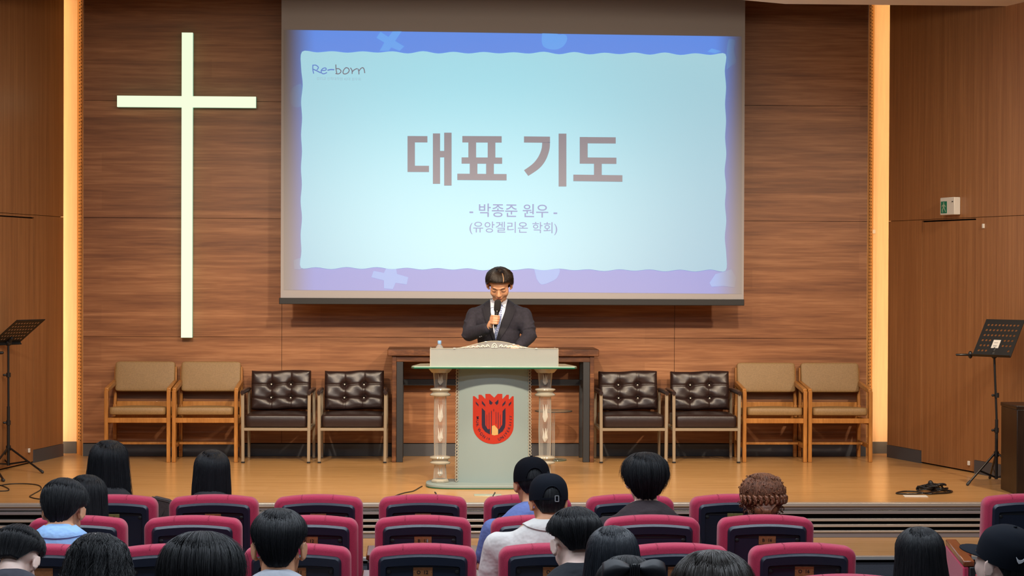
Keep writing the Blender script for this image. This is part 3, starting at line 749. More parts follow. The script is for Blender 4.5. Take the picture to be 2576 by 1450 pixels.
# upper box with reading board
bw = (atY(1403, 900, 14.7).x - atY(1084, 900, 14.7).x) / 2; zt1 = zsh + .012; ztop = atY(1241, 878.5, 14.7).z
MB().bb(-bw, bw, -.15, -.144, zt1, ztop).build('front_plate', M['frost2'], lec, bevel=.001)
for s in (-1, 1): MB().bb(s * bw - .003, s * bw + .003, -.144, .2, zt1, ztop).build('side_plate', M['clearpl'], lec)
b = MB(); b.prism([V((-.33, -.135, ztop - .004)), V((.33, -.135, ztop - .004)), V((.33, .2, zt1 + .01)), V((-.33, .2, zt1 + .01))], (0, 0, 1), .006); b.build('reading_board', M['frost'], lec)
MB().bb(-.33, .33, -.142, -.136, zt1, ztop - .006).build('inner_plate', M['frost'], lec)
arch = []
for i in range(41):
    t = -1 + i / 20; x = t * (bw + .005)
    h = .055 * (math.cos(min(abs(t) / .66, 1) * PI) * .5 + .5)
    arch.append((x, ztop + .004 + h))
b = MB(); b.prism([V((x, -.158, z)) for x, z in arch] + [V((bw + .005, -.158, zt1)), V((-bw - .005, -.158, zt1))], (0, 1, 0), .006); b.build('arched_plate', M['clearpl'], lec)
b = MB(); b.tube([(x, -.155, z) for x, z in arch], .0032, 6); b.tube([(-bw - .005, -.155, zt1), (-bw - .005, -.155, ztop)], .002, 6); b.tube([(bw + .005, -.155, zt1), (bw + .005, -.155, ztop)], .002, 6)
b.build('plate_rim', M['pearl'], lec, smooth=True)
# etched vine along the arch
b = MB()
def scr(pts, r=.0022): b.tube([(p[0], -.1595, p[1]) for p in spline(pts, 5)], r, 5)
z0 = ztop - .006
for s in (-1, 1):
    for k in range(6):
        x = s * (.035 + k * .036); zc_ = z0 + .030 - k * .0026; q = .010 * (1 - k * .13)
        scr([(x, zc_ - q), (x + s * .014, zc_ + q * .7), (x + s * .026, zc_), (x + s * .018, zc_ - q * .8), (x + s * .036, zc_ - q * .4)], .0026 - k * .0002)
        scr([(x + s * .004, zc_ + q * .5), (x + s * .012, zc_ - q * .2), (x + s * .024, zc_ + q)], .0016)
scr([(-.02, z0 + .016), (-.014, z0 + .036), (0, z0 + .048), (.014, z0 + .036), (.02, z0 + .016)], .003); scr([(-.012, z0 + .014), (0, z0 + .034), (.012, z0 + .014)], .0026); scr([(-.024, z0 + .018), (.024, z0 + .018)], .002)
b.build('etched_vine', M['etch'], lec, smooth=True)
for s, px in ((-1, 1143), (1, 1349), (-1, 1222), (1, 1292)):
    x = atY(px, 870, 14.7).x - cxl; t = x / (bw + .005)
    h = .055 * (math.cos(min(abs(t) / .66, 1) * PI) * .5 + .5)
    MB().ell((x, -.157, ztop + .004 + h), (.011, .006, .0045), nu=10, nv=6).build('clip', M['etch'], lec, smooth=True)
# crest, laid on the bowed face
YCR = YL + bow(0)
def cz(x, y): 
    p = atY(1150 + x / 8.5278, 960 + y / 8.5278, YCR - .004); t = (p.x - cxl) / hw1
    return V((p.x - cxl, bow(min(abs(t), 1)) , p.z))
def crest_poly(b, pts, off=.0015):
    b.prism([cz(*p) - V((0, off, 0)) for p in pts], (0, 1, 0), .0008)
cr = [(340, 322), (375, 322), (445, 385), (460, 385), (460, 290), (520, 290), (600, 372), (607, 372), (607, 270), (705, 270), (795, 350), (870, 270), (970, 270), (970, 372), (982, 372), (1062, 290), (1110, 290), (1112, 385), (1130, 385), (1180, 325), (1215, 322)]
for i in range(0, 25):
    a = math.radians(i * 7.5); cr.append((777 + 438 * math.cos(a), 960 + 385 * math.sin(a)))
cr2 = cr[:21] + [(1217, 600)] + cr[21:] + [(339, 600)]
cst = MB(); 
def strips(b, poly, off, step=40):
    """split a wide outline in vertical strips so that it follows the bowed face"""
    bm = bmesh.new(); vs = [bm.verts.new((x, y, 0)) for x, y in poly]; bm.faces.new(vs)
    x0 = min(p[0] for p in poly); x1 = max(p[0] for p in poly); x = x0 + step
    while x < x1:
        bmesh.ops.bisect_plane(bm, geom=bm.verts[:] + bm.edges[:] + bm.faces[:], plane_co=(x, 0, 0), plane_no=(1, 0, 0)); x += step
    bmesh.ops.triangulate(bm, faces=bm.faces[:])
    bm.verts.index_update()
    b.add([cz(v.co.x, v.co.y) - V((0, off, 0)) for v in bm.verts], [tuple(v.index for v in f.verts) for f in bm.faces]); bm.free()
strips(cst, cr2, .0015)
crest = cst.build('crest', M['crest'], lec, label='red shield crest with dark U and lettering')
b = MB()
for pts in ([(530, 570), (600, 640), (605, 940), (660, 1030), (705, 1020), (705, 1140), (600, 1080), (540, 1000), (528, 930)],
            [(1038, 572), (975, 640), (968, 930), (900, 1030), (880, 1020), (880, 1138), (980, 1070), (1025, 990), (1038, 900)]): strips(b, pts, .0028)
for pts in ([(400, 435), (458, 500), (460, 545), (402, 480)], [(530, 415), (600, 500), (603, 548), (532, 480)], [(688, 392), (765, 460), (728, 506), (690, 480)], [(885, 390), (885, 470), (848, 508), (808, 462)], [(1040, 412), (1035, 480), (968, 545), (972, 495)], [(1165, 432), (1162, 480), (1110, 540), (1108, 490)]): strips(b, pts, .0028)
for x, y0, y1, w_ in ((638, 700, 990, 9), (686, 655, 1040, 10), (736, 620, 1140, 14), (785, 580, 660, 14), (834, 640, 930, 10), (882, 650, 1035, 12), (928, 700, 980, 9)):
    strips(b, [(x - w_ / 2, y0 + 30), (x, y0), (x + w_ / 2, y0 + 30), (x + w_ / 2, y1 - 30), (x, y1), (x - w_ / 2, y1 - 30)], .0028)
def crest_text(txt, pts, size):
    for ch, (x, y, ang) in zip(txt, pts):
        c = cz(x, y) - V((0, .0032, 0)); a = math.radians(ang)
        X = V((math.cos(a), 0, -math.sin(a))); Z = V((math.sin(a), 0, math.cos(a)))
        add_text(b, ch, c, X, Z, height=size * (YL / F_PX) / 8.5278, bold=.01)
crest_text('MOK', [(445, 785, 85), (440, 868, 78), (443, 945, 75)], 62)
crest_text('WON', [(480, 1050, 58), (522, 1130, 48), (578, 1188, 38)], 62)
crest_text('19', [(643, 1222, 25), (685, 1240, 12)], 50)
crest_text('UNIVERSITY', [(905, 1240, -15), (965, 1205, -35), (1018, 1160, -42), (1048, 1118, -50), (1085, 1065, -60), (1110, 1005, -68), (1128, 940, -78), (1138, 885, -82), (1142, 820, -86), (1146, 760, -86)][:10], 60)
b.build('crest_marks', M['crestlow'], crest)
b = MB(); strips(b, [(745, 960), (800, 940), (878, 1030), (878, 1145), (800, 1160), (745, 1150)], .0022); b.build('crest_stone', mat('crest_tan', srgb(186, 150, 92), .5), crest)

# ------------------------------------------------------------------ bottle, stool, cords, signs, stands
M['pet'] = mat('bottle_plastic', (.88, .92, .95), .05, trans=.8, ior=1.2, spec=.6)
M['bluecap'] = mat('pale_blue_cap', srgb(140, 180, 225), .4)
p = atY(1105.5, 880, 14.78)
bo = thing('water_bottle', 'small clear water bottle with a pale blue cap on the lectern shelf', 'bottle', (p.x, 14.78, zsh + .0125))
bz = atY(1105, 857.5, 14.78).z - (zsh + .0125)
MB().lathe([(.028, 0), (.032, .006), (.032, .05), (.029, .06), (.032, .07), (.032, bz - .065), (.026, bz - .045), (.013, bz - .03), (.012, bz - .022)], (0, 0, 0), 24).build('bottle_body', M['pet'], bo, smooth=True, ang=60)
MB().lathe([(.0135, bz - .024), (.0145, bz - .022), (.0145, bz - .002), (.012, bz)], (0, 0, 0), 20).build('cap', M['bluecap'], bo, smooth=True)
M['thinglass'] = mat('thin_green_glass', srgb(120, 140, 125), .1, spec=.6)
M['thinglass'].node_tree.nodes['Principled BSDF'].inputs['Alpha'].default_value = .4
p = atZ(1392, 1159, 0); q = atY(1392, 1036, p.y)
st = thing('glass_side_table', 'low round glass side table with clear stem behind the lectern, right side', 'side table', (p.x, p.y, 0))
MB().lathe([(.12, .0), (.122, .006), (.12, .012)], (0, 0, 0), 32, sx=.95).build('base', M['thinglass'], st, smooth=True)
MB().lathe([(.155, q.z), (.158, q.z + .005), (.155, q.z + .009)], (0, 0, 0), 40).build('tabletop', M['thinglass'], st, smooth=True)
b = MB(); b.tube([(math.cos(a * 2 * PI / 40) * .158, math.sin(a * 2 * PI / 40) * .158, q.z + .004) for a in range(40)], .0035, 6, closed=True); b.build('rim', M['charcoal'], st, smooth=True)
MB().tube([(0, 0, .012), (0, 0, q.z)], .012, 12).build('stem', M['glass'], st, smooth=True)
def cord(name, pts, r, label, cat='cord', m=None, z=None):
    P_ = [V(a) for a in pts]; c = P_[0].copy(); c.z = 0
    b = MB(); b.tube([a - c for a in spline(P_, 7)], r, 7)
    o = b.build(name, m or M['black'], smooth=True, ang=180); o.location = c
    return tag(o, label, cat)
FP = lambda x, y, z=.004: atZ(x, y, z)
cord('power_cord', [FP(1062, 1224), FP(1056, 1227), FP(1040, 1236), FP(1020, 1240), FP(1000, 1246), FP(985, 1254)], .004, 'thin black cord running from the left of the lectern base across the floor')
cord('floor_cable', [FP(-30, 1228), FP(0, 1222), FP(30, 1218), FP(70, 1218), FP(98, 1222), FP(103, 1232), FP(85, 1243), FP(75, 1250), FP(90, 1255), FP(110, 1257)], .004, 'thin dark cable looping across the stage floor near the left music stand')
cord('floor_cable', [FP(-30, 1226), FP(-5, 1220.5), FP(18, 1228), FP(22, 1234), FP(8, 1236), FP(-25, 1236)], .004, 'short dark cable loop at the extreme left front of the stage')
cord('microphone_lead', [FP(1094, 1239), FP(1097, 1243), FP(1094, 1250)], .005, 'short dark lead end below the front of the lectern base, left')
cord('microphone_lead', [FP(1245, 1240), FP(1243, 1244), FP(1238, 1252)], .005, 'short dark lead end going into the floor socket before the lectern')
o = MB().bb(-.1, .1, -.06, .06, 0, .004).build('floor_socket', mat('pale_metal_plate', srgb(190, 200, 180), .3, .4), bevel=.002); p = FP(1227, 1247, 0); o.location = p; tag(o, 'pale metal floor socket plate set in the stage before the lectern', 'floor socket')
# right-hand cable coil
cx_, cy_ = 2322, 1238
C0 = FP(cx_, cy_, 0)
cc = thing('coiled_cable', 'tangled coil of black cable with a plug on the floor at stage right', 'cable', C0)
def lp(px, py, z): return atZ(px, py, z) - C0
b = MB()
b.tube([a for a in spline([lp(2255, 1241, .006), lp(2275, 1237, .006), lp(2310, 1238, .006), lp(2335, 1243, .008), lp(2360, 1242, .008), lp(2390, 1240, .006), lp(2394, 1236, .006), lp(2370, 1234, .008), lp(2340, 1240, .012), lp(2300, 1243, .006), lp(2265, 1243, .006)], 6, True)], .006, 7, closed=True)
def up(px, py, Y): return atY(px, py, Y) - C0
Yk = C0.y
b.tube(spline([up(2306, 1234, Yk), up(2308, 1226, Yk), up(2330, 1220, Yk), up(2348, 1217.5, Yk), up(2365, 1222, Yk), up(2378, 1233, Yk), up(2392, 1240, Yk)], 6), .0055, 7)
b.tube(spline([up(2306, 1234, Yk + .01), up(2315, 1229, Yk + .01), up(2332, 1231, Yk + .01), up(2338, 1221, Yk + .01), up(2356, 1220, Yk + .01), up(2366, 1232, Yk + .01)], 6), .005, 7)
b.build('loops', M['blackgloss'], cc, smooth=True, ang=180)
b = MB()
for k in range(7):
    rr_ = random.Random(k); ox_ = rr_.uniform(-.05, .09)
    b.tube([V((ox_ + .055 * math.cos(a * PI / 9) * (1 + .3 * k / 7), -.005 + .05 * math.sin(a * PI / 9), .012 + .007 * k + .004 * math.sin(a + k))) + V((.04, 0, 0)) for a in range(18)], .0055, 6, closed=True)
b.build('bundle', M['blackgloss'], cc, smooth=True, ang=180)
b = MB(); b.cap((.07, 0, .03), (.055, .0, .068), .026, .018); b.build('plug', M['black'], cc, smooth=True)
b = MB(); b.cap(up(2307, 1236, Yk), up(2308, 1242, Yk), .006, .006); b.build('tape_band', mat('yellow_tape', srgb(215, 195, 90), .5), cc, smooth=True)
o = MB().bb(-.085, .085, -.055, .055, 0, .004).build('floor_socket', M['white'], bevel=.002); p = FP(2303, 1249.5, 0); o.location = p; o.rotation_euler = (0, 0, -.1); tag(o, 'pale floor socket plate beside the coiled cable', 'floor socket')
# emergency exit sign box above the right door
sx0 = hit(2367.5, 520, R0 + rn * .05, rn); pu0 = (sx0 - R0).dot(rd); pu1 = useg(2403, 520, R0 + rn * .05, rd, rn)[0]
zs0 = hit(2385, 541, R0 + rn * .05, rn).z; zs1 = hit(2385, 497, R0 + rn * .05, rn).z
ctr = R0 + rd * ((pu0 + pu1) / 2)
RM = Matrix((rd, rn, V((0, 0, 1)))).transposed()
if RM.determinant() < 0: RM = Matrix((-rd, rn, V((0, 0, 1)))).transposed()
sg = thing('exit_light', 'small white box with green running figure sign above the right side door', 'exit sign', ctr + V((0, 0, zs0)))
hw_ = abs(pu1 - pu0) / 2; hh = zs1 - zs0; RM4 = RM.to_4x4()
MB().bb(-hw_, hw_, .001, .06, 0, hh).build('box', M['white'], sg, M=RM4, bevel=.005)
sd = 1 if (RM @ V((1, 0, 0))).dot(rd) > 0 else -1
gx0, gx1 = -sd * hw_ * .86, -sd * hw_ * .02
MB().bb(gx0, gx1, .06, .062, hh * .10, hh * .78).build('green_panel', mat('green_sign', srgb(12, 105, 78), .3, emit=(.0, .25, .15), es=.06), sg, M=RM4)
b = MB(); gc = (gx0 + gx1) / 2; w_ = abs(gx1 - gx0)
def sp_(pts): b.prism([V((gc + x * w_, .0622, hh * z)) for x, z in pts], (0, 1, 0), .001)
b.ell((gc, .063, hh * .68), (w_ * .11, .001, hh * .045), nu=12, nv=6)
sp_([(-.12, .62), (.14, .62), (.1, .42), (-.1, .42)]); sp_([(-.1, .43), (.02, .43), (-.12, .3), (-.3, .16), (-.38, .18), (-.2, .34)]); sp_([(-.02, .43), (.12, .43), (.28, .3), (.22, .14), (.12, .14), (.16, .28)]); sp_([(-.12, .6), (-.1, .53), (-.32, .44), (-.36, .48)]); sp_([(.12, .6), (.1, .54), (.3, .46), (.34, .52)])
b.build('running_figure', mat('pale_green_figure', srgb(150, 175, 150), .4), sg, M=RM4)
MB().bb(sd * hw_ * .7, sd * hw_ * .85, .06, .064, hh * .72, hh * .77).build('indicator', M['black'], sg, M=RM4)
for px, py, lab, wallp in ((2475, 569, 'tiny white sensor tag high on the wooden wall right of the side door', (R0, rd, rn)), (2438, 1166, 'tiny white door tag low on the right side door', (R0, rd, rn)), (72, 1134, 'tiny white door tag low on the left side door', (L0, ld, ln))):
    o_, d_, n_ = wallp; p = hit(px, py, o_, n_)
    Rm = Matrix((d_, n_, V((0, 0, 1)))).transposed().to_4x4()
    o = MB().bb(-.012, .012, -.003, .012, -.018, .018).build('door_sensor', M['white'], bevel=.003, M=Rm); o.location = p; tag(o, lab, 'sensor')
p = atY(2198, 583, YB - .05); o = MB().bb(-.014, .014, -.012, .012, -.018, .018).build('door_sensor', M['white'], bevel=.003); o.location = p; tag(o, 'tiny white sensor tag on the glowing right recess board', 'sensor')

# music stands
def perforated(b, o, w, h, nx, ny, skip=()):
    """sheet with round holes: o corner, w and h edge vectors"""
    W, H = V(w), V(h); n = W.cross(H).normalized(); t = .0025; k = 12
    cells = {}
    mx_, my_ = .06, .08
    def P2(u, v, s): return V(o) + W * u + H * v + n * (t * s)
    us = [0] + [mx_ + (1 - 2 * mx_) * i / nx for i in range(nx + 1)] + [1]; vs_ = [0] + [my_ + (1 - 2 * my_) * j / ny for j in range(ny + 1)] + [1]
    for i in range(len(us) - 1):
        for j in range(len(vs_) - 1):
            u0, u1, v0, v1 = us[i], us[i + 1], vs_[j], vs_[j + 1]
            hole = 0 < i <= nx and 0 < j <= ny and (i, j) not in skip
            if not hole:
                for s in (0, 1):
                    b.add([P2(u0, v0, s), P2(u1, v0, s), P2(u1, v1, s), P2(u0, v1, s)], [(0, 1, 2, 3)])
            else:
                cu, cv = (u0 + u1) / 2, (v0 + v1) / 2; ru = .010 / W.length; rv = .010 / H.length
                sq_ = []
                for q in range(k):
                    a = 2 * PI * q / k + PI / k; c, s_ = math.cos(a), math.sin(a); e = 1 / max(abs(c), abs(s_))
                    sq_.append((cu + c * e * (u1 - u0) / 2, cv + s_ * e * (v1 - v0) / 2))
                # corners
                ci = [(cu + math.cos(2 * PI * q / k + PI / k) * ru, cv + math.sin(2 * PI * q / k + PI / k) * rv) for q in range(k)]
                L0_ = []
                for s in (0, 1):
                    base = len(b.v); b.v += [tuple(P2(x, y, s)) for x, y in sq_] + [tuple(P2(x, y, s)) for x, y in ci]
                    cor = [(u1, v1), (u0, v1), (u0, v0), (u1, v0)]; cb = len(b.v); b.v += [tuple(P2(x, y, s)) for x, y in cor]
                    for q in range(k): b.f.append((base + q, base + (q + 1) % k, base + k + (q + 1) % k, base + k + q))
                    for c_i, q in enumerate((1, 4, 7, 10)): b.f.append((base + q, cb + c_i, base + (q + 1) % k)) if False else None
                    for q in range(k):
                        a0, a1 = sq_[q], sq_[(q + 1) % k]
                        for c_i, c in enumerate(cor):
                            if (abs(a0[0] - c[0]) < 1e-6 and abs(a1[1] - c[1]) < 1e-6) or (abs(a0[1] - c[1]) < 1e-6 and abs(a1[0] - c[0]) < 1e-6):
                                b.f.append((base + q, cb + c_i, base + (q + 1) % k))
                    L0_.append(base)
                for q in range(k): b.f.append((L0_[0] + k + q, L0_[0] + k + (q + 1) % k, L0_[1] + k + (q + 1) % k, L0_[1] + k + q))
    return n
def music_stand(label, base, top, org, w, h, feet, collar, knobs, paper=False, arm=None, hub=.2):
    o = thing('music_stand', label, 'music stand', base); T_ = -V(base)
    b = MB(); n = perforated(b, V(org) + T_, w, h, 9, 6, skip=[(4, 3), (5, 3), (6, 3), (4, 2), (5, 2), (6, 2), (4, 1), (5, 1), (6, 1), (7, 1), (8, 1)] if paper else [(4, 1), (5, 1), (6, 1)])
    dk = b.build('desk', M['black'], o)
    W, H = V(w), V(h); b = MB()
    c = [V(org) + T_, V(org) + T_ + W, V(org) + T_ + W + H, V(org) + T_ + H]
    for i in range(4): b.bar(c[i], c[(i + 1) % 4], .006, .006)
    b.bar(c[0] + n * .012 * (-1 if n.y > 0 else 1), c[1] + n * .012 * (-1 if n.y > 0 else 1), .006, .03, up=n)
    b.build('desk_rim', M['black'], dk)
    if paper:
        q = [c[0] + W * u + H * v + n * (-.002 if n.y > 0 else .004) for u, v in ((.41, .22), (.60, .22), (.60, .44), (.41, .44))]
        b = MB(); b.prism(q, n * (-1 if n.y > 0 else 1), .001); b.build('sticker', M['white'], dk, label='small white printed sticker')
        b = MB()
        for v in (.26, .29, .36): 
            a0 = c[0] + W * .45 + H * v + n * (-.0036 if n.y > 0 else .006); b.bar(a0, a0 + W * .1, .001, .003, up=n)
        b.build('print', M['charcoal'], dk)
    mid = V(top) + T_
    b = MB(); b.tube([(0, 0, .04), (0, 0, mid.z * .5)], .0125, 12); b.build('lower_tube', M['black'], o, smooth=True)
    b = MB(); b.tube([(0, 0, mid.z * .5), mid], .009, 12); b.build('upper_tube', M['black'], o, smooth=True)
    b = MB(); cen = c[0] + W * .5 + H * .3; b.cap(mid, mid.lerp(cen, .6), .02, .016); b.ell(mid, (.028, .024, .03)); b.build('tilt_clamp', M['black'], o, smooth=True)
    for z in knobs:
        b = MB(); b.tube([(0, 0, z - .018), (0, 0, z + .018)], .018, 12); b.cap((-.01, -.0, z), (-.034, -.008, z), .007, .010); b.build('knob', M['black'], o, smooth=True)
    b = MB(); b.tube([(0, 0, hub - .02), (0, 0, hub + .02)], .02, 12); b.build('collar', M['black'], o, smooth=True)
    for f in feet:
        F_ = V(f) + T_; F_.z = .012; s = V((0, 0, hub)) + V((F_.x, F_.y, 0)).normalized() * .022
        b = MB(); b.tube([s, F_], .0085, 10); L_ = b.build('leg', M['blackgloss'], o, smooth=True)
        dd = (F_ - s).normalized(); b = MB(); b.cap(F_ - dd * .03, F_, .011, .012, 10); b.build('rubber_foot', M['charcoal'], L_, smooth=True)
        b = MB(); b.bar((0, 0, .05), s.lerp(F_, .55), .004, .014); b.build('brace', M['black'], L_)
    if arm:
        a0, a1 = V(arm[0]) + T_, V(arm[1]) + T_
        b = MB(); b.cap(a0, a1, .009, .009, 10); b.ell(a0.lerp(a1, .0), (.018, .018, .03)); b.build('side_arm', M['blackgloss'], o, smooth=True)
    return o
fb = atZ(2506, 1219, 0); YM = fb.y
org = atY(2446.5, 895.5, YM + .10)
music_stand('black perforated music stand with a small white sticker near the right side door', fb, atY(2501, 893, YM), org, (.225, -.24, 0), (.151, .142, .278),
            [atZ(2434, 1223, 0), atZ(2604, 1228, 0), atZ(2490, 1206, 0)], 0, [atY(2503, 995, YM).z, atY(2505, 1083, YM).z], paper=True, arm=(atY(2441, 893, YM + .12), atY(2407, 893, YM + .12)), hub=atY(2505, 1143, YM).z)
fb = atZ(21, 1184, 0); YM = fb.y
org = atY(-20, 863, YM - .14)
music_stand('black music stand with tilted desk at the left edge of the stage', fb, atY(21, 862, YM), org, (.165, .28, 0), (.226, -.133, .185),
            [atZ(107, 1192, 0), atZ(-35, 1203, 0), atZ(0, 1178, 0)], 0, [atY(21, 944, YM).z, atY(21, 1064, YM).z], hub=atY(21, 1128, YM).z)
# second stand mostly beyond the left edge
fb = atZ(-46, 1190, 0); YM = fb.y
ms = thing('microphone_stand', 'black microphone stand at the very left edge, only its boom tip and foot in view', 'microphone stand', fb)
MB().tube([(0, 0, .05), (0, 0, .95)], .010, 12).build('pole', M['black'], ms, smooth=True)
p = atY(6, 888, YM) - fb
MB().cap((0, 0, .95), p, .009, .012).build('boom', M['black'], ms, smooth=True)
for f in (atZ(9, 1213, 0), atZ(-110, 1205, 0), atZ(-50, 1170, 0)):
    F_ = V(f) - fb; F_.z = .012; L_ = MB().tube([(0, 0, .22), F_], .009, 10).build('leg', M['blackgloss'], ms, smooth=True); MB().cap(F_ - F_.normalized() * .04, F_, .012, .013, 10).build('rubber_foot', M['charcoal'], L_, smooth=True)
# dark cabinet cut by the right edge
pl = atY(2558, 1100, 14.2); zt_ = atY(2570, 1021, 14.2).z
cb = thing('upright_cabinet', 'dark brown wooden cabinet cut off by the right edge on the stage', 'cabinet', (pl.x + .2, 14.4, 0))
M['dkwood'] = wood('dark_walnut', srgb(28, 18, 12), srgb(38, 25, 17), srgb(50, 34, 24), (10, 10, 1), 1, .35)
MB().bb(-.2, .2, -.2, .2, 0, zt_ - .03).build('body', M['dkwood'], cb, bevel=.005)
MB().bb(-.205, .205, -.205, .205, zt_ - .03, zt_).build('top', M['dkwood'], cb, bevel=.006)
# ------------------------------------------------------------------ people
def skinm(name, c): return mat(name, srgb(*c), .5, sss=.12, var=.05, vscale=30)
M['skin_a'] = skinm('skin_light', (222, 186, 168)); M['skin_b'] = skinm('skin_warm', (205, 150, 115)); M['skin_c'] = skinm('skin_pale', (226, 196, 184))
M['hair_black'] = mat('black_hair', (.006, .007, .010), .5, spec=.4)
M['hair_blue'] = mat('blue_black_hair', (.008, .012, .020), .42, spec=.5)
M['hair_brown'] = mat('dark_brown_hair', (.020, .013, .010), .34, spec=.55)
M['hair_ginger'] = mat('ginger_hair', srgb(118, 72, 48), .42, var=.45, vscale=60)
M['ear'] = None
def tf(mb, Mx):
    mb.v = [tuple(Mx @ V(p)) for p in mb.v]; return mb
def head_geo(s=1.0, face=True):
    b = MB()
    b.ell((0, -.014, .045), (.077, .097, .083), nu=28, nv=18)
    b.ell((0, .028, -.03), (.068, .062, .085), nu=24, nv=16)
    b.ell((0, .034, -.082), (.053, .047, .036)); b.ell((0, .072, -.098), (.022, .018, .017))
    for q in (-1, 1):
        Re = Euler((math.radians(-12), 0, math.radians(q * -26))).to_matrix()
        b.tube([Re @ V((q * .004, math.cos(k * PI / 9) * .016, math.sin(k * PI / 9) * .029)) + V((q * .084, -.005, -.004)) for k in range(18)], .0042, 8, closed=True)
        b.ell((q * .036, .052, -.032), (.030, .032, .036))
        b.ell((q * .0345, .076, .002), (.017, .012, .011)); b.ell((q * .012, .098, -.036), (.009, .009, .008))
        b.ell((q * .084, -.004, -.004), (.008, .017, .031), R=Euler((math.radians(-12), 0, math.radians(q * -24))).to_matrix(), nu=16, nv=12)
        b.ell((q * .079, .004, -.030), (.007, .009, .011))
    b.ell((0, .076, .022), (.050, .014, .011))
    b.cap((0, .086, .004), (0, .106, -.030), .009, .0135)
    b.ell((0, .086, -.060), (.024, .011, .0055)); b.ell((0, .083, -.071), (.020, .011, .006))
    b.v = [tuple(V(p) * s) for p in b.v]
    return b
def lerp_rows(rows, t):
    x = t * (len(rows) - 1); i = min(int(x), len(rows) - 2); f = x - i
    p = [rows[min(max(i + q, 0), len(rows) - 1)] for q in (-1, 0, 1, 2)]
    return [.5 * ((2 * p[1][k]) + (-p[0][k] + p[2][k]) * f + (2 * p[0][k] - 5 * p[1][k] + 4 * p[2][k] - p[3][k]) * f * f + (-p[0][k] + 3 * p[1][k] - 3 * p[2][k] + p[3][k]) * f ** 3) for k in range(len(rows[0]))]
def hair(parent, Mh, rows, mat_, n=900, rad=.0011, wig=0.0, seed=0, loose=.003, clump=.003, s=1.0, end=(.8, 1.0), start=(.0, .5), name='hair', amp_tip=.012, waves=2.5, label=None, asym=0):
    """rows: (z, rx, ry_back, ry_front, cy, amax) from the crown down; head looks along +Y, azimuth 0 is the back"""
    r = random.Random(seed); ph = [r.uniform(0, 6.28) for _ in range(8)]
    def groove(a, t): return clump * (math.sin(a * 9 + ph[0] + t * 2) + .8 * math.sin(a * 17 + ph[1] - t * 3) + .6 * math.sin(a * 31 + ph[2])) * (.25 + t) * .6
    def pos(a, t, off, inner=False):
        z, rx, rb, rf, cy, am = lerp_rows(rows, min(max(t, 0), 1))
        if t > 1: z -= (t - 1) * .06
        o = off + (0 if inner else groove(a, t))
        c = math.cos(a); ry = rb if c > 0 else rf
        return V(((rx + o) * math.sin(a), cy - (ry + o) * c, z + asym * math.sin(a) * t)) * s
    NA, NT = 56, 26
    b = MB(); k = 0
    for lay, off in ((0, 0.0), (1, -.012)):
        for i in range(NT + 1):
            t = i / NT; am = min(lerp_rows(rows, t)[5], PI)
            for j in range(NA + 1):
                a = -am + 2 * am * j / NA
                b.v.append(tuple(Mh @ pos(a, t, off, lay == 1)))
    n1 = NA + 1; L = (NT + 1) * n1
    for i in range(NT):
        for j in range(NA):
            a0 = i * n1 + j; b.f.append((a0, a0 + 1, a0 + n1 + 1, a0 + n1)); b.f.append((L + a0, L + a0 + n1, L + a0 + n1 + 1, L + a0 + 1))
    for j in range(NA): a0 = NT * n1 + j; b.f.append((a0, a0 + 1, L + a0 + 1, L + a0))
    for i in range(NT):
        for j in (0, NA): a0 = i * n1 + j; b.f.append((a0, a0 + n1, L + a0 + n1, L + a0))
    NP = 10
    for q in range(n):
        t0 = (r.uniform(.0, .07) if r.random() < .6 else r.uniform(*start)); t1 = r.uniform(*end) ; ta = (t0 + t1) / 2
        a0 = r.uniform(-PI, PI); da = r.gauss(0, .10); of = abs(r.gauss(0, loose)) + .0008
        tl_ = 0.0
        for k_ in range(20, -1, -1):
            if min(lerp_rows(rows, k_ / 20)[5], PI) >= abs(a0) - .02: tl_ = k_ / 20; break
        if tl_ < .12: continue
        t1 = min(t1, 1) * tl_ + max(t1 - 1, 0); t0 = t0 * tl_
        f1, f2 = r.uniform(0, 6.28), r.uniform(.7, 1.3) * waves; rd_ = rad * r.uniform(.6, 1.3); tip = r.gauss(0, amp_tip) ; tipx = r.gauss(0, amp_tip)
        prev = None; base = len(b.v)
        for i in range(NP):
            u = i / (NP - 1); t = t0 + (t1 - t0) * u
            a = a0 + da * u * u + (wig * math.sin(f1 + u * 6.28 * f2)) * (.3 + u)
            p = pos(a, t, of * (.4 + u) + tip * max(u - .75, 0) * .9 + abs(wig) * .05 * (1 + math.sin(f1 * 2 + u * 6.28 * f2)))
            p = Mh @ p
            rr_ = rd_ * (1 - .75 * u * u) * s
            if i == 0: rr_ *= .3
            for w_ in range(3):
                an = w_ * 2.094
                b.v.append((p.x + math.cos(an) * rr_, p.y + math.sin(an) * rr_ * .7, p.z + math.sin(an) * rr_ * .6))
        for i in range(NP - 1):
            for w_ in range(3):
                x0 = base + i * 3 + w_; x1 = base + i * 3 + (w_ + 1) % 3; b.f.append((x0, x1, x1 + 3, x0 + 3))
    me = bpy.data.meshes.new(name); me.from_pydata(b.v, [], b.f); me.materials.append(mat_); me.shade_smooth(); me.update()
    o = bpy.data.objects.new(name, me); COL.objects.link(o); o.parent = parent
    if label: o['label'] = label
    return o
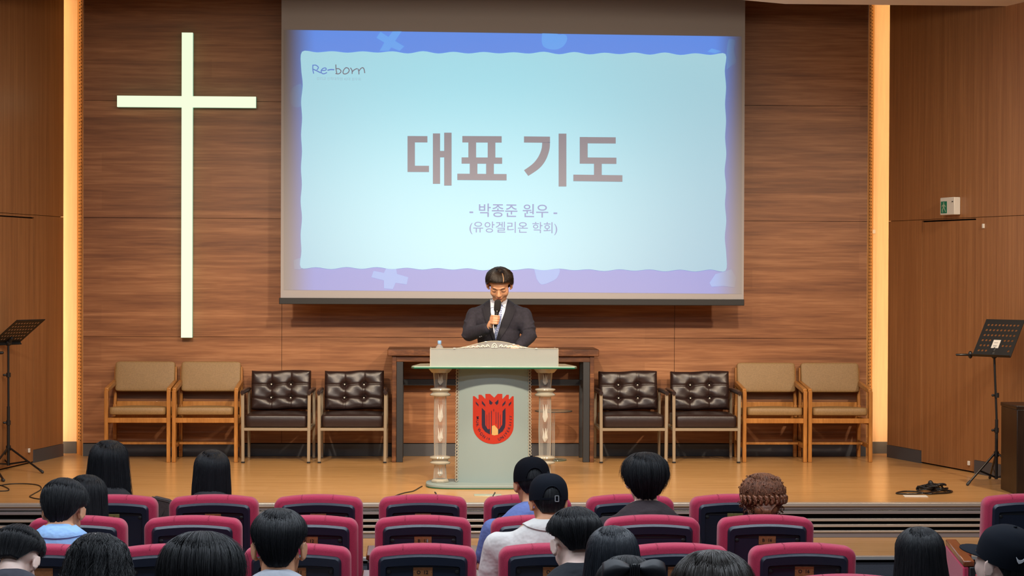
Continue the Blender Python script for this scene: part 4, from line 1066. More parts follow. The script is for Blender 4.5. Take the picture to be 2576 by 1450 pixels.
# rows for the usual cuts: z, rx, ry_back, ry_front, cy, amax
def TOP(k=1.0, f=1.0): return [(.143, .004, .004, .004, -.02, PI), (.137, .037 * k, .044 * k, .046 * k, -.013, PI), (.121, .063 * k, .073 * k, .079 * k, -.013, PI), (.098, .083 * k, .096 * k, .105 * k * f, -.013, PI)]
H_SHORT = TOP() + [(.070, .093, .110, .116, -.014, 2.7), (.038, .093, .113, .11, -.014, 1.9), (.004, .084, .108, .10, -.014, 1.30), (-.03, .075, .096, .09, -.014, 1.10), (-.06, .060, .080, .07, -.014, .85), (-.080, .047, .066, .05, -.014, .6)]
H_MUSH = TOP(1.08) + [(.068, .101, .117, .120, -.014, 2.8), (.026, .104, .121, .11, -.014, 2.0), (-.014, .094, .114, .1, -.014, 1.5), (-.050, .077, .096, .08, -.014, 1.15), (-.080, .060, .076, .06, -.014, .85), (-.1, .045, .062, .05, -.014, .6)]
H_FADE = TOP() + [(.074, .092, .110, .116, -.014, 2.7), (.050, .092, .113, .11, -.014, 1.85), (.024, .084, .108, .10, -.014, 1.28), (-.008, .073, .094, .08, -.014, 1.0), (-.034, .060, .082, .06, -.014, .75)]
H_NEAT = TOP(.98) + [(.072, .090, .107, .112, -.014, 2.7), (.042, .087, .109, .106, -.014, 1.85), (.014, .080, .105, .10, -.014, 1.26), (-.016, .073, .096, .09, -.014, 1.08), (-.040, .062, .084, .07, -.014, .85), (-.058, .050, .072, .05, -.014, .62)]
def H_LONG(ws, length, top=.142, back=.10):
    """ws: half widths from the ears down to the ends"""
    rows = TOP(1.0) + [(.065, .095, .111, .116, -.014, 2.7)]
    for i, w_ in enumerate(ws):
        u = i / max(len(ws) - 1, 1); rows.append((.01 + u * (length - .01), w_, back + .012 - .01 * u, .085, -.014 - .02 * u, 2.2 - .2 * u))
    return rows
CAPROWS = [(.147, .004, .004, .004, -.012, 0), (.143, .034, .040, .040, -.011, 0), (.128, .062, .073, .073, -.009, 0), (.103, .083, .098, .099, -.007, 0), (.073, .092, .110, .110, -.006, 0), (.044, .0945, .114, .113, -.005, 0), (.016, .0935, .113, .112, -.004, 0)]
def cap_geo(parent, Mh, s, mat_, opening=True, back_a=0.0, strap=True, brim_yaw=0.0):
    b = MB(); NA, NT = 64, 18; z0 = .030
    rows = CAPROWS
    def pos(a, t, off=0):
        z, rx, rb, rf, cy, _ = lerp_rows(rows, t); c = math.cos(a)
        seam = -.0012 * math.exp(-((a * 3 / PI) - round(a * 3 / PI)) ** 2 / .0006) if t > .06 else 0
        return V(((rx + off + seam) * math.sin(a), cy - ((rb if c > 0 else rf) + off + seam) * c, z)) * s
    idx = {}
    for lay, off in ((0, 0), (1, -.003)):
        for i in range(NT + 1):
            for j in range(NA): idx[(lay, i, j)] = len(b.v); b.v.append(tuple(Mh @ pos(2 * PI * j / NA - PI, i / NT, off)))
    def is_open(i, j):
        if not opening: return False
        a = 2 * PI * (j + .5) / NA - PI; t = (i + .5) / NT
        z = lerp_rows(rows, t)[0]; return (abs(a) / .46) ** 2 + ((z - (z0 - .0)) / .050) ** 2 < 1
    for i in range(NT):
        for j in range(NA):
            if is_open(i, j): continue
            q = (j + 1) % NA
            b.f.append((idx[0, i, j], idx[0, i, q], idx[0, i + 1, q], idx[0, i + 1, j])); b.f.append((idx[1, i, j], idx[1, i + 1, j], idx[1, i + 1, q], idx[1, i, q]))
            if i == NT - 1: b.f.append((idx[0, i + 1, j], idx[0, i + 1, q], idx[1, i + 1, q], idx[1, i + 1, j]))
    cp_ = b.build('cap', mat_, parent, smooth=True, ang=60)
    if opening:
        b = MB(); e = []
        for q in range(17):
            an = PI * q / 16; a = -.47 * math.cos(an); z = z0 + .052 * math.sin(an)
            tt = min(range(200), key=lambda k: abs(lerp_rows(rows, k / 199)[0] - z)) / 199
            e.append(Mh @ pos(a, tt, .0015))
        b.tube(e, .0028 * s, 6)
        b.build('opening_hem', mat_, cp_, smooth=True, ang=180)
        b = MB(); st_ = []
        for q in range(13):
            a = -.5 + q / 12; st_.append((Mh @ pos(a, .93, .002), Mh @ pos(a, .995, .002)))
        for (p0, p1), (q0, q1) in zip(st_[:-1], st_[1:]):
            nn = (p1 - p0).cross(q0 - p0).normalized() * .002
            b.rings([[p0, p1, p1 + nn, p0 + nn], [q0, q1, q1 + nn, q0 + nn]])
        b.build('strap', mat_, cp_)
        if strap:
            c0 = pos(.22, .955, .005)
            b = MB(); w_, h_ = .0085 * s, .0135 * s
            for sx_, sz_ in ((-1, 0), (1, 0)): b.bar(c0 + V((sx_ * w_, 0, -h_)), c0 + V((sx_ * w_, 0, h_)), .003, .003)
            for sz_ in (-1, 1): b.bar(c0 + V((-w_, 0, sz_ * h_)), c0 + V((w_, 0, sz_ * h_)), .003, .003)
            tf(b, Mh); b.build('buckle', M['buckle'], cp_, label='silver strap buckle')
    b = MB(); outer, inner = [], []
    for q in range(25):
        a = PI - 1.15 + 2.3 * q / 24; u = (q - 12) / 12
        p_in = pos(a, .96, .001) / s; L = .075 * (1 - abs(u) ** 2.6)
        p_out = p_in + V((math.sin(a) * .2 * L, L, -.018 * (L / .075) - .010 * u * u * 0)); 
        inner.append(p_in); outer.append(p_out)
    for dz in (0, -.003):
        pass
    ring = lambda p, dz: V((p.x, p.y, p.z + dz)) * s
    for q in range(24):
        b.rings([[Mh @ ring(inner[q], 0), Mh @ ring(outer[q], 0), Mh @ ring(outer[q], -.003), Mh @ ring(inner[q], -.003)], [Mh @ ring(inner[q + 1], 0), Mh @ ring(outer[q + 1], 0), Mh @ ring(outer[q + 1], -.003), Mh @ ring(inner[q + 1], -.003)]])
    b.build('brim', mat_, cp_, smooth=True, ang=50)
    MB().ell(Mh @ (V((0, -.012, .149)) * s), (.007, .007, .004)).build('top_button', mat_, cp_, smooth=True)
    return cp_
M['buckle'] = mat('buckle_silver', srgb(210, 215, 222), .25, .6)
def seated(label, px, top, Y, s=1.0, tilt=12, yaw=0, roll=0, skin='skin_a', shirt=(40, 40, 45), hairrows=None, hm='hair_black', hn=900, hkw=None, cap=None, sh_w=.40, collar=None, lean=0.0, sleeve='short', trousers=(35, 38, 48), capkw=None, neck=1.0, srough=.85, var=.06, drop=0.0, ts=1.0, hood=0):
    ph = math.radians(tilt); zc_ = .045 * math.cos(ph) + .012 * math.sin(ph); ext = math.hypot(.098 * math.cos(ph), .112 * math.sin(ph))
    tp = atY(px, top, Y); HC = V((tp.x, Y, tp.z - s * (zc_ + ext)))
    root = thing('person', label, 'person', (HC.x, Y - .12, ZH)); O = -V(root.location)
    Rh = Matrix.Rotation(math.radians(yaw), 4, 'Z') @ Matrix.Rotation(math.radians(roll), 4, 'Y') @ Matrix.Rotation(-ph, 4, 'X')
    hc = HC + O; Mh = Matrix.Translation(hc) @ Rh
    R1_, R2_ = Matrix.Rotation(-ph, 3, 'X'), Matrix.Rotation(-ph * .5, 3, 'X')
    nb = hc + (R1_ @ V((0, -.03, -.055)) + R2_ @ V((0, -.012, -.058 - drop))) * s
    ss = sh_w / 2 * ts
    pel = V((0, -.02 - lean, .56)); 
    spine = lambda u: pel.lerp(nb, u)
    b = tf(head_geo(s), Mh)
    b.cap(Mh @ (V((0, -.022, -.045)) * s), nb + V((0, 0, -.02)), .052 * s * neck, .058 * s * neck, 20)
    tl = (nb - pel).length
    # shoulders and arms
    shl = {}
    for q in (-1, 1):
        sh = nb + V((q * ss * .90, -.01, -.115)); el = V((q * (ss + .03), nb.y + .03 + .02, max(nb.z - .36, .66))); wr_ = V((q * .10, nb.y + .27, .64)); hd = V((q * .06, nb.y + .33, .62)); shl[q] = (sh, el, wr_, hd)
        b.chain([nb + V((q * .03, 0, -.09)), sh + V((0, 0, -.02)), el, wr_], [.032, .032, .032, .024]); b.ell(hd, (.035, .045, .018)); 
        for f in range(4): b.cap(hd + V((q * (-.022 + f * .014), .03, 0)), hd + V((q * (-.024 + f * .014) - q * .01, .075 - .006 * abs(f - 1.5), -.02)), .008, .007, 8)
        b.cap(hd + V((-q * .03, .0, .0)), hd + V((-q * .05, .035, .0)), .010, .008, 8)
    b.ell(spine(.72), (ss * .72, .08, .15)); b.ell(spine(.35), (ss * .65, .09, .16)); b.ell(pel, (.14, .10, .10))
    for q in (-1, 1):
        kn = V((q * .11, pel.y + .44, .55)); an = V((q * .11, pel.y + .47, .12)); b.chain([pel + V((q * .08, .02, -.02)), kn, an], [.065, .052, .035]); b.cap(an + V((0, -.03, -.07)), an + V((0, .12, -.08)), .035, .03)
    remesh(b, 'body', M[skin], root, .0062 if Y < 8.5 else .0075, 3)
    # shirt
    g = MB()
    g.ell(spine(.74), (ss * .86, .098, .11), nu=28, nv=16); g.ell(spine(.60), (ss * .86, .112, .20), nu=28); g.ell(spine(.35), (ss * .82, .118, .2), nu=28); g.ell(spine(.1), (ss * .84, .125, .14), nu=28)
    for q in (-1, 1):
        sh, el, wr_, hd = shl[q]
        g.cap(nb + V((q * .02, -.010, -.098)), sh + V((0, 0, .0)), .062 * s, .060 * ts); g.cap(nb + V((q * .03, .0, -.10)), sh + V((-q * .02, .0, -.035)), .085, .07)
        if sleeve == 'long': g.chain([sh, el, wr_], [.064 * ts, .054, .038])
        else: g.cap(sh, sh.lerp(el, .7), .064 * ts, .056)
    sm = mat('shirt_%d_%d_%d' % shirt, srgb(*shirt), srough, var=var, vscale=14, bump=.7, bscale=9, bdist=.035)
    so = remesh(g, 'shirt', sm, root, .011, 7, fn=None)
    # neckline
    b = MB(); nr = .064 * s * neck; up_ = V((0, -.012, -.014)) * s
    ringp = [nb + up_ + V((math.cos(a * PI / 12) * nr * 1.03, math.sin(a * PI / 12) * nr * 1.05, .006 * math.sin(a * PI / 12) * -3)) for a in range(24)]
    if collar is None: b.tube(ringp, .007, 8, closed=True, flat=1.4); b.build('neckband', sm, so, smooth=True, ang=180)
    else:
        # folded shirt collar: stand rising at the nape and a falling leaf
        st_, lf = [], []
        from mathutils.bvhtree import BVHTree
        bvs = BVHTree.FromPolygons([v.co.copy() for v in so.data.vertices], [tuple(p.vertices) for p in so.data.polygons])
        for a in range(33):
            t = -2.35 + 4.7 * a / 32           # azimuth from the nape
            hh_ = 1 - .25 * abs(t) / 2.35
            base = nb + up_ + V((math.sin(t) * nr, -math.cos(t) * nr, -.012)); topp = nb + up_ + V((math.sin(t) * (nr - .002), -math.cos(t) * (nr - .002), .026 * hh_)); out = nb + up_ + V((math.sin(t) * (nr + .040), -math.cos(t) * (nr + .034), -.022 - .012 * (abs(t) / 2.35) ** 3))
            h_ = bvs.find_nearest(out)
            if h_[0] is not None and (out - h_[0]).dot(h_[1]) < .007: out = h_[0] + h_[1] * .009
            mid = topp.lerp(out, .12) + V((0, 0, .004))
            st_.append([base, topp, mid, out, out + V((0, 0, -.003)), topp.lerp(out, .3) + V((0, 0, -.008)), base + V((math.sin(t) * .003, -math.cos(t) * .003, 0))])
        b.rings(st_); cm = sm if collar == 'same' else mat('collar_%d' % collar[0], srgb(*collar), .8)
        b.build('collar', cm, so, smooth=True, ang=60)
    # trousers and shoes
    t_ = MB()
    for q in (-1, 1):
        kn = V((q * .11, pel.y + .44, .55)); an = V((q * .11, pel.y + .47, .12)); t_.chain([pel + V((q * .07, .0, -.02)), kn, an], [.088, .066, .05])
    t_.ell(pel + V((0, 0, -.02)), (.165, .125, .10))
    remesh(t_, 'trousers', mat('trousers_%d' % trousers[0], srgb(*trousers), .9), root, .016, 4)
    for q in (-1, 1):
        MB().cap((q * .11, pel.y + .43, .045), (q * .11, pel.y + .60, .038), .044, .036).build('shoe', M['black'], root, smooth=True)
    if cap:
        lower = [(.02, .083, .104, .09, -.014, 1.3), (.004, .080, .104, .09, -.014, 1.25), (-.022, .071, .093, .08, -.014, 1.05), (-.045, .059, .080, .06, -.014, .8)]
        full = [(.125, .004, .004, .004, -.02, PI), (.117, .045, .055, .055, -.012, PI), (.085, .076, .092, .088, -.012, PI), (.05, .085, .103, .09, -.014, 1.9)] + lower[1:]
        hair(root, Mh, full, M[hm], 500, .0010, seed=hash(px) % 99, s=s, clump=.0008, loose=.0008, start=(.4, .8), amp_tip=.004)
        cap_geo(root, Mh, s, cap, **(capkw or {}))
    elif hairrows:
        kw = dict(seed=int(px) % 97, s=s); kw.update(hkw or {})
        hair(root, Mh, hairrows, M[hm], hn, **kw)
    return root, Mh, so, sm
# ------------------------------------------------------------------ speaker at the lectern
M['suit'] = mat('navy_suit_cloth', srgb(31, 29, 41), .85, var=.25, vscale=55, bump=.4, bscale=18)
M['lapel'] = mat('navy_lapel_cloth', srgb(23, 22, 33), .8, var=.1, vscale=60)
M['shirt_w'] = mat('pale_blue_shirt', srgb(200, 206, 222), .7)
M['skin_s'] = skinm('skin_speaker', (190, 140, 108))
def speaker():
    YSP = 15.30; WW = lambda px, py, Y: atY(px, py, Y)
    base = V((atY(1254, 800, YSP).x, YSP, 0)); root = thing('person', 'man in dark navy suit and patterned tie speaking into a microphone behind the lectern', 'person', base)
    O = -base; s = .98; ph = math.radians(34)
    zc_ = .045 * math.cos(ph) + .012 * math.sin(ph); ext = math.hypot(.098 * math.cos(ph), .112 * math.sin(ph))
    tp = atY(1257, 671.5, YSP - .13); HC = V((tp.x, YSP - .13, tp.z - s * (zc_ + ext))) + O
    Mh = Matrix.Translation(HC) @ Matrix.Rotation(math.radians(173), 4, 'Z') @ Matrix.Rotation(-ph, 4, 'X') @ Matrix.Diagonal((1.08, 1, 1, 1))
    nb = WW(1256, 757, YSP + .02) + O
    shL, shR = WW(1192, 793, YSP) + O, WW(1319, 793, YSP) + O
    elL, wrL = WW(1180, 842, YSP - .08) + O, WW(1230, 826, YSP - .30) + O
    hand = WW(1247, 806, YSP - .33) + O
    elR, wrR = WW(1332, 846, YSP - .06) + O, WW(1306, 872, YSP - .27) + O
    mic0, mic1 = WW(1246, 823, YSP - .33) + O, WW(1251.5, 771, YSP - .315) + O
    md = (mic1 - mic0).normalized()
    b = tf(head_geo(s), Mh)
    b.cap(Mh @ V((0, -.02, -.05)), nb + V((0, .0, -.02)), .054, .056, 20)
    pel = V((0, .0, .92)); b.ell(nb.lerp(pel, .3), (.15, .09, .16)); b.ell(nb.lerp(pel, .7), (.14, .09, .18)); b.ell(pel, (.15, .10, .12))
    b.chain([nb + V((-.04, 0, -.06)), shL, elL, wrL], [.035, .035, .036, .026]); b.chain([nb + V((.04, 0, -.06)), shR, elR, wrR], [.035, .035, .036, .026])
    for q in (-1, 1): b.chain([pel + V((q * .08, 0, -.03)), V((q * .1, -.01, .5)), V((q * .1, .01, .08))], [.085, .06, .04])
    # gripping hand: fingers stacked round the microphone
    X = V((1, 0, 0)) - md * md.x; X.normalize(); Yv = md.cross(X)   # Yv points away from the camera
    if Yv.y < 0: Yv = -Yv
    H = lambda x, y, z: hand + X * x + Yv * y + md * z
    b.ell(H(-.030, .004, -.004), (.017, .026, .042)); b.cap(wrL, H(-.034, .006, -.024), .026, .022)
    for k in range(4):
        z = .028 - k * .0185; L = (0, .003, 0, -.004)[k]
        b.chain([H(-.034, -.008, z), H(-.018, -.032, z - .001), H(.008, -.036, z), H(.022 + L, -.018, z + .002)], [.0105, .0100, .0094, .0085], 10)
    b.chain([H(-.030, .024, -.014), H(-.010, .032, .014), H(.014, .026, .030)], [.012, .011, .009], 10)
    # resting hand
    b.ell(wrR + V((-.03, -.05, .0)), (.034, .044, .016))
    for k in range(4): b.chain([wrR + V((-.055 + k * .017, -.08, .003)), wrR + V((-.062 + k * .017, -.112 - .006 * (k in (1, 2)), .006)), wrR + V((-.066 + k * .017, -.135, -.008))], [.0092, .0085, .0078], 10)
    b.chain([wrR + V((-.06, -.03, 0)), wrR + V((-.084, -.055, .002)), wrR + V((-.09, -.08, -.004))], [.012, .010, .009], 10)
    body = remesh(b, 'body', M['skin_s'], root, .0048, 2, .45)
    # facial details
    lash = mat('lash', srgb(52, 28, 20), .7); lip = mat('lip', srgb(184, 116, 92), .55)
    for q in (-1, 1):
        b = tf(MB().tube([V((q * (.018 + .034 * i / 6), .0885 - .010 * (i / 6) ** 2, .0035 - .0045 * math.sin(PI * i / 6))) * s for i in range(7)], .0013, 6), Mh); b.build('eyelash', lash, root, smooth=True)
        b = tf(MB().tube([V((q * (.016 + .042 * i / 6), .0925 - .018 * (i / 6) ** 2, .026 + .005 * math.sin(PI * i / 6))) * s for i in range(7)], [.0015, .0026, .003, .003, .0026, .002, .001], 6, flat=.6), Mh); b.build('eyebrow', lash, root, smooth=True)
    b = tf(MB().ell(V((0, .0895, -.0605)) * s, (.022, .009, .004)).ell(V((0, .0868, -.070)) * s, (.018, .009, .005)), Mh); b.build('lips', lip, root, smooth=True, ang=180)
    b = tf(MB().tube([V((-.021 + .042 * i / 8, .0985 - .000 - .007 * abs(i / 4 - 1) ** 2, -.0655)) * s for i in range(9)], .0013, 6), Mh); b.build('mouth_line', mat('mouth_shadow', srgb(112, 62, 50), .6), root, smooth=True)
    # hair, side parted
    rows = TOP() + [(.088, .094, .108, .108, -.012, 3.05), (.066, .0975, .113, .110, -.014, 2.25), (.025, .098, .114, .1, -.014, 1.92), (-.015, .092, .108, .1, -.014, 1.62), (-.045, .078, .095, .08, -.014, 1.2), (-.07, .06, .078, .06, -.014, 1.0)]
    hair(root, Mh, rows, mat('speaker_hair', (.018, .011, .008), .36, spec=.5), 1100, .0011, seed=5, s=s, clump=.0015, loose=.0018, start=(0, .5), end=(.86, 1.02), amp_tip=.005)
    b = MB()
    for k, (a, w_, z_) in enumerate(((-(PI - .62), .004, 0),)):
        st_ = []
        for i in range(14):
            t = .13 + i * .026; z, rx, rb, rf, cy, am = lerp_rows(rows, t); c = math.cos(a - .02 * i)
            p = V(((rx + .0032) * math.sin(a - .02 * i), cy - (rf + .0032) * c, z + .0015)) * s
            hw = w_ * (.35 + .65 * math.sin(PI * (i + 1) / 15)); st_.append([Mh @ (p + V((-hw, 0, hw * .4))), Mh @ (p + V((hw, 0, -hw * .1))), Mh @ (p + V((hw, -.004, -.002))), Mh @ (p + V((-hw, -.004, -.002)))])
        b.rings(st_)
    b.build('parting', mat('scalp', srgb(118, 88, 60), .6, var=.3, vscale=300), root, smooth=True, label='pale parting line in the hair')
    # jacket
    g = MB(); tl = nb.z - pel.z
    g.ell(nb.lerp(pel, .34), (.180, .118, .19), nu=32, nv=20); g.ell(nb.lerp(pel, .62), (.168, .122, .2), nu=32); g.ell(nb.lerp(pel, .95), (.175, .128, .16), nu=32)
    for q, sh, el, wr in ((-1, shL, elL, wrL), (1, shR, elR, wrR)):
        g.cap(nb + V((q * .045, .02, -.048)), sh + V((-q * .01, 0, .0)), .052, .056); g.cap(nb + V((q * .05, 0, -.135)), sh + V((-q * .03, 0, -.06)), .095, .075)
        d = (wr - el).normalized()
        g.chain([sh, sh.lerp(el, .55), el, el.lerp(wr, .55), wr - d * .02], [.060, .060, .055, .050, .044])
        # creases at the elbow and upper arm
        for k in range(3):
            c = sh.lerp(el, .5 + .23 * k); g.tube([c + V((math.cos(a) * .060, math.sin(a) * .058, .03 * math.cos(a + k) * q)) for a in [i * PI / 6 for i in range(12)]], .005, 6, closed=True)
    jk = remesh(g, 'jacket', M['suit'], root, .0075, 4)
    dg = bpy.context.evaluated_depsgraph_get()
    from mathutils.bvhtree import BVHTree
    bv = BVHTree.FromPolygons([v.co.copy() for v in jk.data.vertices], [tuple(p.vertices) for p in jk.data.polygons])
    def drape(poly, off, th=.0):
        bm = bmesh.new(); P = []
        for x, y in poly:
            q = WW(x, y, YSP - .11) + O; P.append(bm.verts.new((q.x, q.z, 0)))
        bm.faces.new(P)
        xs = [v.co.x for v in bm.verts]; ys = [v.co.y for v in bm.verts]
        for a, lo, hi in ((0, min(xs), max(xs)), (1, min(ys), max(ys))):
            t = lo + .008
            while t < hi:
                bmesh.ops.bisect_plane(bm, geom=bm.verts[:] + bm.edges[:] + bm.faces[:], plane_co=((t, 0, 0) if a == 0 else (0, t, 0)), plane_no=((1, 0, 0) if a == 0 else (0, 1, 0))); t += .008
        bmesh.ops.triangulate(bm, faces=bm.faces[:]); bm.verts.index_update()
        b = MB(); vs = []; last = -.1
        for v in bm.verts:
            h = bv.ray_cast(V((v.co.x, -1.0, v.co.y)), V((0, 1, 0)), 2)
            y = h[0].y if h[0] is not None else None
            vs.append([v.co.x, y, v.co.y])
        ok = [p[1] for p in vs if p[1] is not None and p[1] < .05]; mx = max(ok) if ok else -.05
        miss = {i for i, p in enumerate(vs) if p[1] is None or p[1] > .03}
        for p in vs:
            if p[1] is None or p[1] > .03: p[1] = min(mx, .0)
        fr = [V((p[0], p[1] - off, p[2])) for p in vs]; k = len(fr)
        bmesh.ops.delete(bm, geom=[f for f in bm.faces if any(v.index in miss for v in f.verts)], context='FACES_ONLY')
        fs = [tuple(v.index for v in f.verts) for f in bm.faces]
        be = [e for e in bm.edges if e.is_boundary]
        b.add(fr + [p + V((0, .006, 0)) for p in fr], fs + [tuple(k + i for i in reversed(f)) for f in fs] + [(e.verts[0].index, e.verts[1].index, k + e.verts[1].index, k + e.verts[0].index) for e in be])
        bm.free(); return b
    drape([(1233, 748), (1233.5, 785), (1241, 834), (1246.6, 858), (1248, 857), (1258.5, 817), (1270, 785), (1280, 749), (1268, 742), (1245, 742)], .003).build('shirt_front', M['shirt_w'], root, smooth=True)
    m, N, L, B = newmat('patterned_tie')
    vo = N.new('ShaderNodeTexChecker'); vo.inputs['Scale'].default_value = 115; vo.inputs['Color1'].default_value = srgb(48, 66, 130); vo.inputs['Color2'].default_value = srgb(176, 188, 216)
    tc = N.new('ShaderNodeTexCoord'); mp = N.new('ShaderNodeMapping'); mp.inputs['Rotation'].default_value = (0, .6, 0); L.new(tc.outputs['Object'], mp.inputs[0]); L.new(mp.outputs[0], vo.inputs[0]); L.new(vo.outputs[0], B.inputs['Base Color'])
    drape([(1255, 764), (1266, 764), (1264, 774), (1262, 800), (1258, 822), (1250, 857), (1245.5, 855), (1244, 822), (1252, 800), (1257, 774)], .008).build('tie', m, root, smooth=True)
    drape([(1234, 749), (1246, 762), (1243, 773), (1234.5, 775)], .011).build('shirt_collar', M['shirt_w'], root, smooth=True)
    drape([(1279, 748), (1261, 765), (1270.5, 775), (1276, 762)], .011).build('shirt_collar', M['shirt_w'], root, smooth=True)
    drape([(1227, 741), (1234, 747), (1234.5, 785), (1241.5, 834), (1248, 862), (1243, 862), (1220, 803), (1213, 775), (1221, 771), (1215, 764), (1220, 747)], .011).build('lapel', M['lapel'], jk, smooth=True)
    drape([(1286, 744), (1279, 748), (1270, 785), (1258.5, 818), (1247, 858), (1252, 862), (1279, 822), (1299, 779), (1292, 770), (1303, 760), (1296, 748)], .011).build('lapel', M['lapel'], jk, smooth=True)
    for q in ((1207, 847), (1211, 845.5)):
        p = WW(q[0], q[1], YSP - .2) + O; h = bv.ray_cast(V((p.x, -1, p.z)), V((0, 1, 0)), 2)
        if h[0] is not None: MB().ell((p.x, h[0].y, p.z), (.006, .004, .006), nu=10, nv=6).build('cuff_button', M['greyface'], jk, smooth=True)
    d = (wrL - elL).normalized()
    b = MB(); b.tube([wrL - d * .035, wrL - d * .005], [.038, .036], 20); b.build('shirt_cuff', M['shirt_w'], root, smooth=True)
    t_ = MB()
    for q in (-1, 1): t_.chain([pel + V((q * .08, 0, -.02)), V((q * .1, -.01, .5)), V((q * .1, .01, .06))], [.105, .08, .062])
    remesh(t_, 'trousers', M['lapel'], root, .014, 3)
    for q in (-1, 1): MB().cap((q * .1, .05, .045), (q * .1, -.14, .036), .045, .034).build('shoe', M['blackgloss'], root, smooth=True)
    # microphone
    mc = thing('microphone', 'black handheld microphone in the raised hand of the man in the navy suit', 'microphone', base + mic0)
    b = MB(); Rm = V((0, 0, 1)).rotation_difference(md).to_matrix(); Lm = (mic1 - mic0).length
    b.lathe([(.009, -.0), (.012, .004), (.014, .02), (.016, Lm * .6), (.019, Lm - .035)], (0, 0, 0), 18, R=Rm); b.build('handle', M['black'], mc, smooth=True)
    b = MB(); b.lathe([(.019, Lm - .042), (.0255, Lm - .03), (.027, Lm + .0), (.027, Lm + .03), (.022, Lm + .043), (.012, Lm + .05)], (0, 0, 0), 24, R=Rm); b.build('foam_windscreen', mat('foam', srgb(28, 25, 25), .95, bump=.6, bscale=600), mc, smooth=True, ang=180)
    MB().ell(Rm @ V((0, 0, -.004)), (.010, .010, .010), nu=14, nv=8).build('end_ring', M['steel'], mc, smooth=True)
    MB().ell(Rm @ V((0, -.0225, Lm - .040)), (.005, .003, .004), nu=12, nv=6).build('switch', M['steel'], mc, smooth=True)
speaker()
# ------------------------------------------------------------------ theatre seats
M['magenta'] = mat('magenta_upholstery', srgb(168, 40, 72), .92, var=.12, vscale=260, bump=.2, bscale=500, sheen=.2)
M['navy'] = mat('navy_plastic', srgb(25, 31, 46), .33, spec=.5, bump=.08, bscale=900)
M['plate'] = mat('copper_number_plate', srgb(158, 104, 66), .4, .35, var=.15, vscale=80)
M['brass'] = mat('brass_number_plate', srgb(150, 138, 84), .4, .35, var=.15, vscale=80)
M['armwood'] = wood('armrest_wood', srgb(96, 46, 24), srgb(120, 60, 32), srgb(140, 74, 42), (20, 2, 20), 1, .2, coat=.6)
M['digit'] = mat('engraved_black', (.012, .009, .008), .5)
def outline(hw, z0, zt, rad, arch, n=8):
    pts = [(-hw, z0), (-hw, z0 + (zt - z0) * .35), (-hw, z0 + (zt - z0) * .7)]
    for i in range(n + 1):
        a = PI - (PI / 2) * i / n; pts.append((-hw + rad + rad * math.cos(a), zt - arch - rad + rad * math.sin(a)))
    for i in range(1, 12):
        t = -1 + 2 * i / 12; pts.append((t * (hw - rad), zt - arch * t * t))
    for i in range(n + 1):
        a = PI / 2 - (PI / 2) * i / n; pts.append((hw - rad + rad * math.cos(a), zt - arch - rad + rad * math.sin(a)))
    pts += [(hw, z0 + (zt - z0) * .7), (hw, z0 + (zt - z0) * .35), (hw, z0)]
    return pts
LEAN = lambda y, z: y - (z - .40) * .10 + .055
def seat_proto():
    o = thing('theatre_seat', '-', 'theatre seat')
    b = MB(); R_ = lambda pts, y: [V((x, LEAN(y, z), z)) for x, z in pts]
    T_ = .957
    b.rings([R_(outline(.205, .37, T_ - .022, .03, .010), 0.0), R_(outline(.220, .36, T_ - .008, .04, .012), .006), R_(outline(.2275, .355, T_, .048, .013), .022), R_(outline(.2285, .355, T_, .05, .013), .05), R_(outline(.2275, .355, T_, .048, .013), .085), R_(outline(.215, .365, T_ - .010, .04, .012), .104), R_(outline(.17, .40, T_ - .055, .03, .010), .122)])
    b.build('backrest_cushion', M['magenta'], o, smooth=True, ang=80)
    for x in (-.085, .075):
        MB().tube([V((x, LEAN(y, z), z)) for y, z in ((.004, T_ - .026), (.001, T_ - .012), (.012, T_ - .001), (.05, T_ + .0005), (.09, T_ - .004))], .0011, 5).build('seam', M['magenta'], o, smooth=True)
    b = MB()
    b.rings([R_(outline(.187, .32, T_ - .038, .026, .010), .02), R_(outline(.189, .32, T_ - .036, .028, .010), -.006), R_(outline(.180, .325, T_ - .046, .024, .010), -.020), R_(outline(.158, .34, T_ - .082, .012, .006), -.020), R_(outline(.154, .344, T_ - .086, .010, .006), -.008)])
    sh = b.build('back_shell', M['navy'], o, smooth=True, ang=28)
    b = MB(); z = T_ - .098; b.bar((-.15, LEAN(-.0095, z), z), (.15, LEAN(-.0095, z), z), .003, .004); b.build('groove', M['black'], sh)
    for x in (-.145, .145):
        z = T_ - .112; MB().ell((x, LEAN(-.009, z), z), (.011, .003, .009), nu=14, nv=6).build('screw_cap', M['black'], sh, smooth=True)
    c = cushion(.455, .44, .10, puff=.02); c.build('seat_cushion', M['magenta'], o, smooth=True, ang=180, M=Matrix.Translation((0, .36, .41)))
    MB().bb(-.2, .2, .16, .55, .335, .365).build('seat_pan', M['navy'], o, bevel=.008)
    return o
def arm_part(o, x, low=True):
    b = MB(); b.rings([[V((x - .022, .16, .60)), V((x + .022, .16, .60)), V((x + .022, .16, .628)), V((x - .022, .16, .628))], [V((x - .024, .47, .605)), V((x + .024, .47, .605)), V((x + .024, .47, .635)), V((x - .024, .47, .635))]])
    b.build('armrest', M['armwood'], o, bevel=.006)
    MB().bb(x - .014, x + .014, .10, .44, .03, .60).bb(x - .02, x + .02, .05, .5, 0, .03).build('standard', M['navy'], o, bevel=.006)
seatA = seat_proto(); arm_part(seatA, -.2750)
def place_seat(px, Y, label, txt=None, pm='plate', grp=None, first=[True], rz=0, end=False):
    x = atY(px, 1350, Y).x + .2285; loc = (x, Y, ZH)
    if first[0]: o = seatA; o.location = loc; first[0] = False; o['label'] = label; o['group'] = grp
    else: o = dup(seatA, loc, rz, label, grp)
    SEATS.append((o, txt, pm, end)); return o
SEATS = []
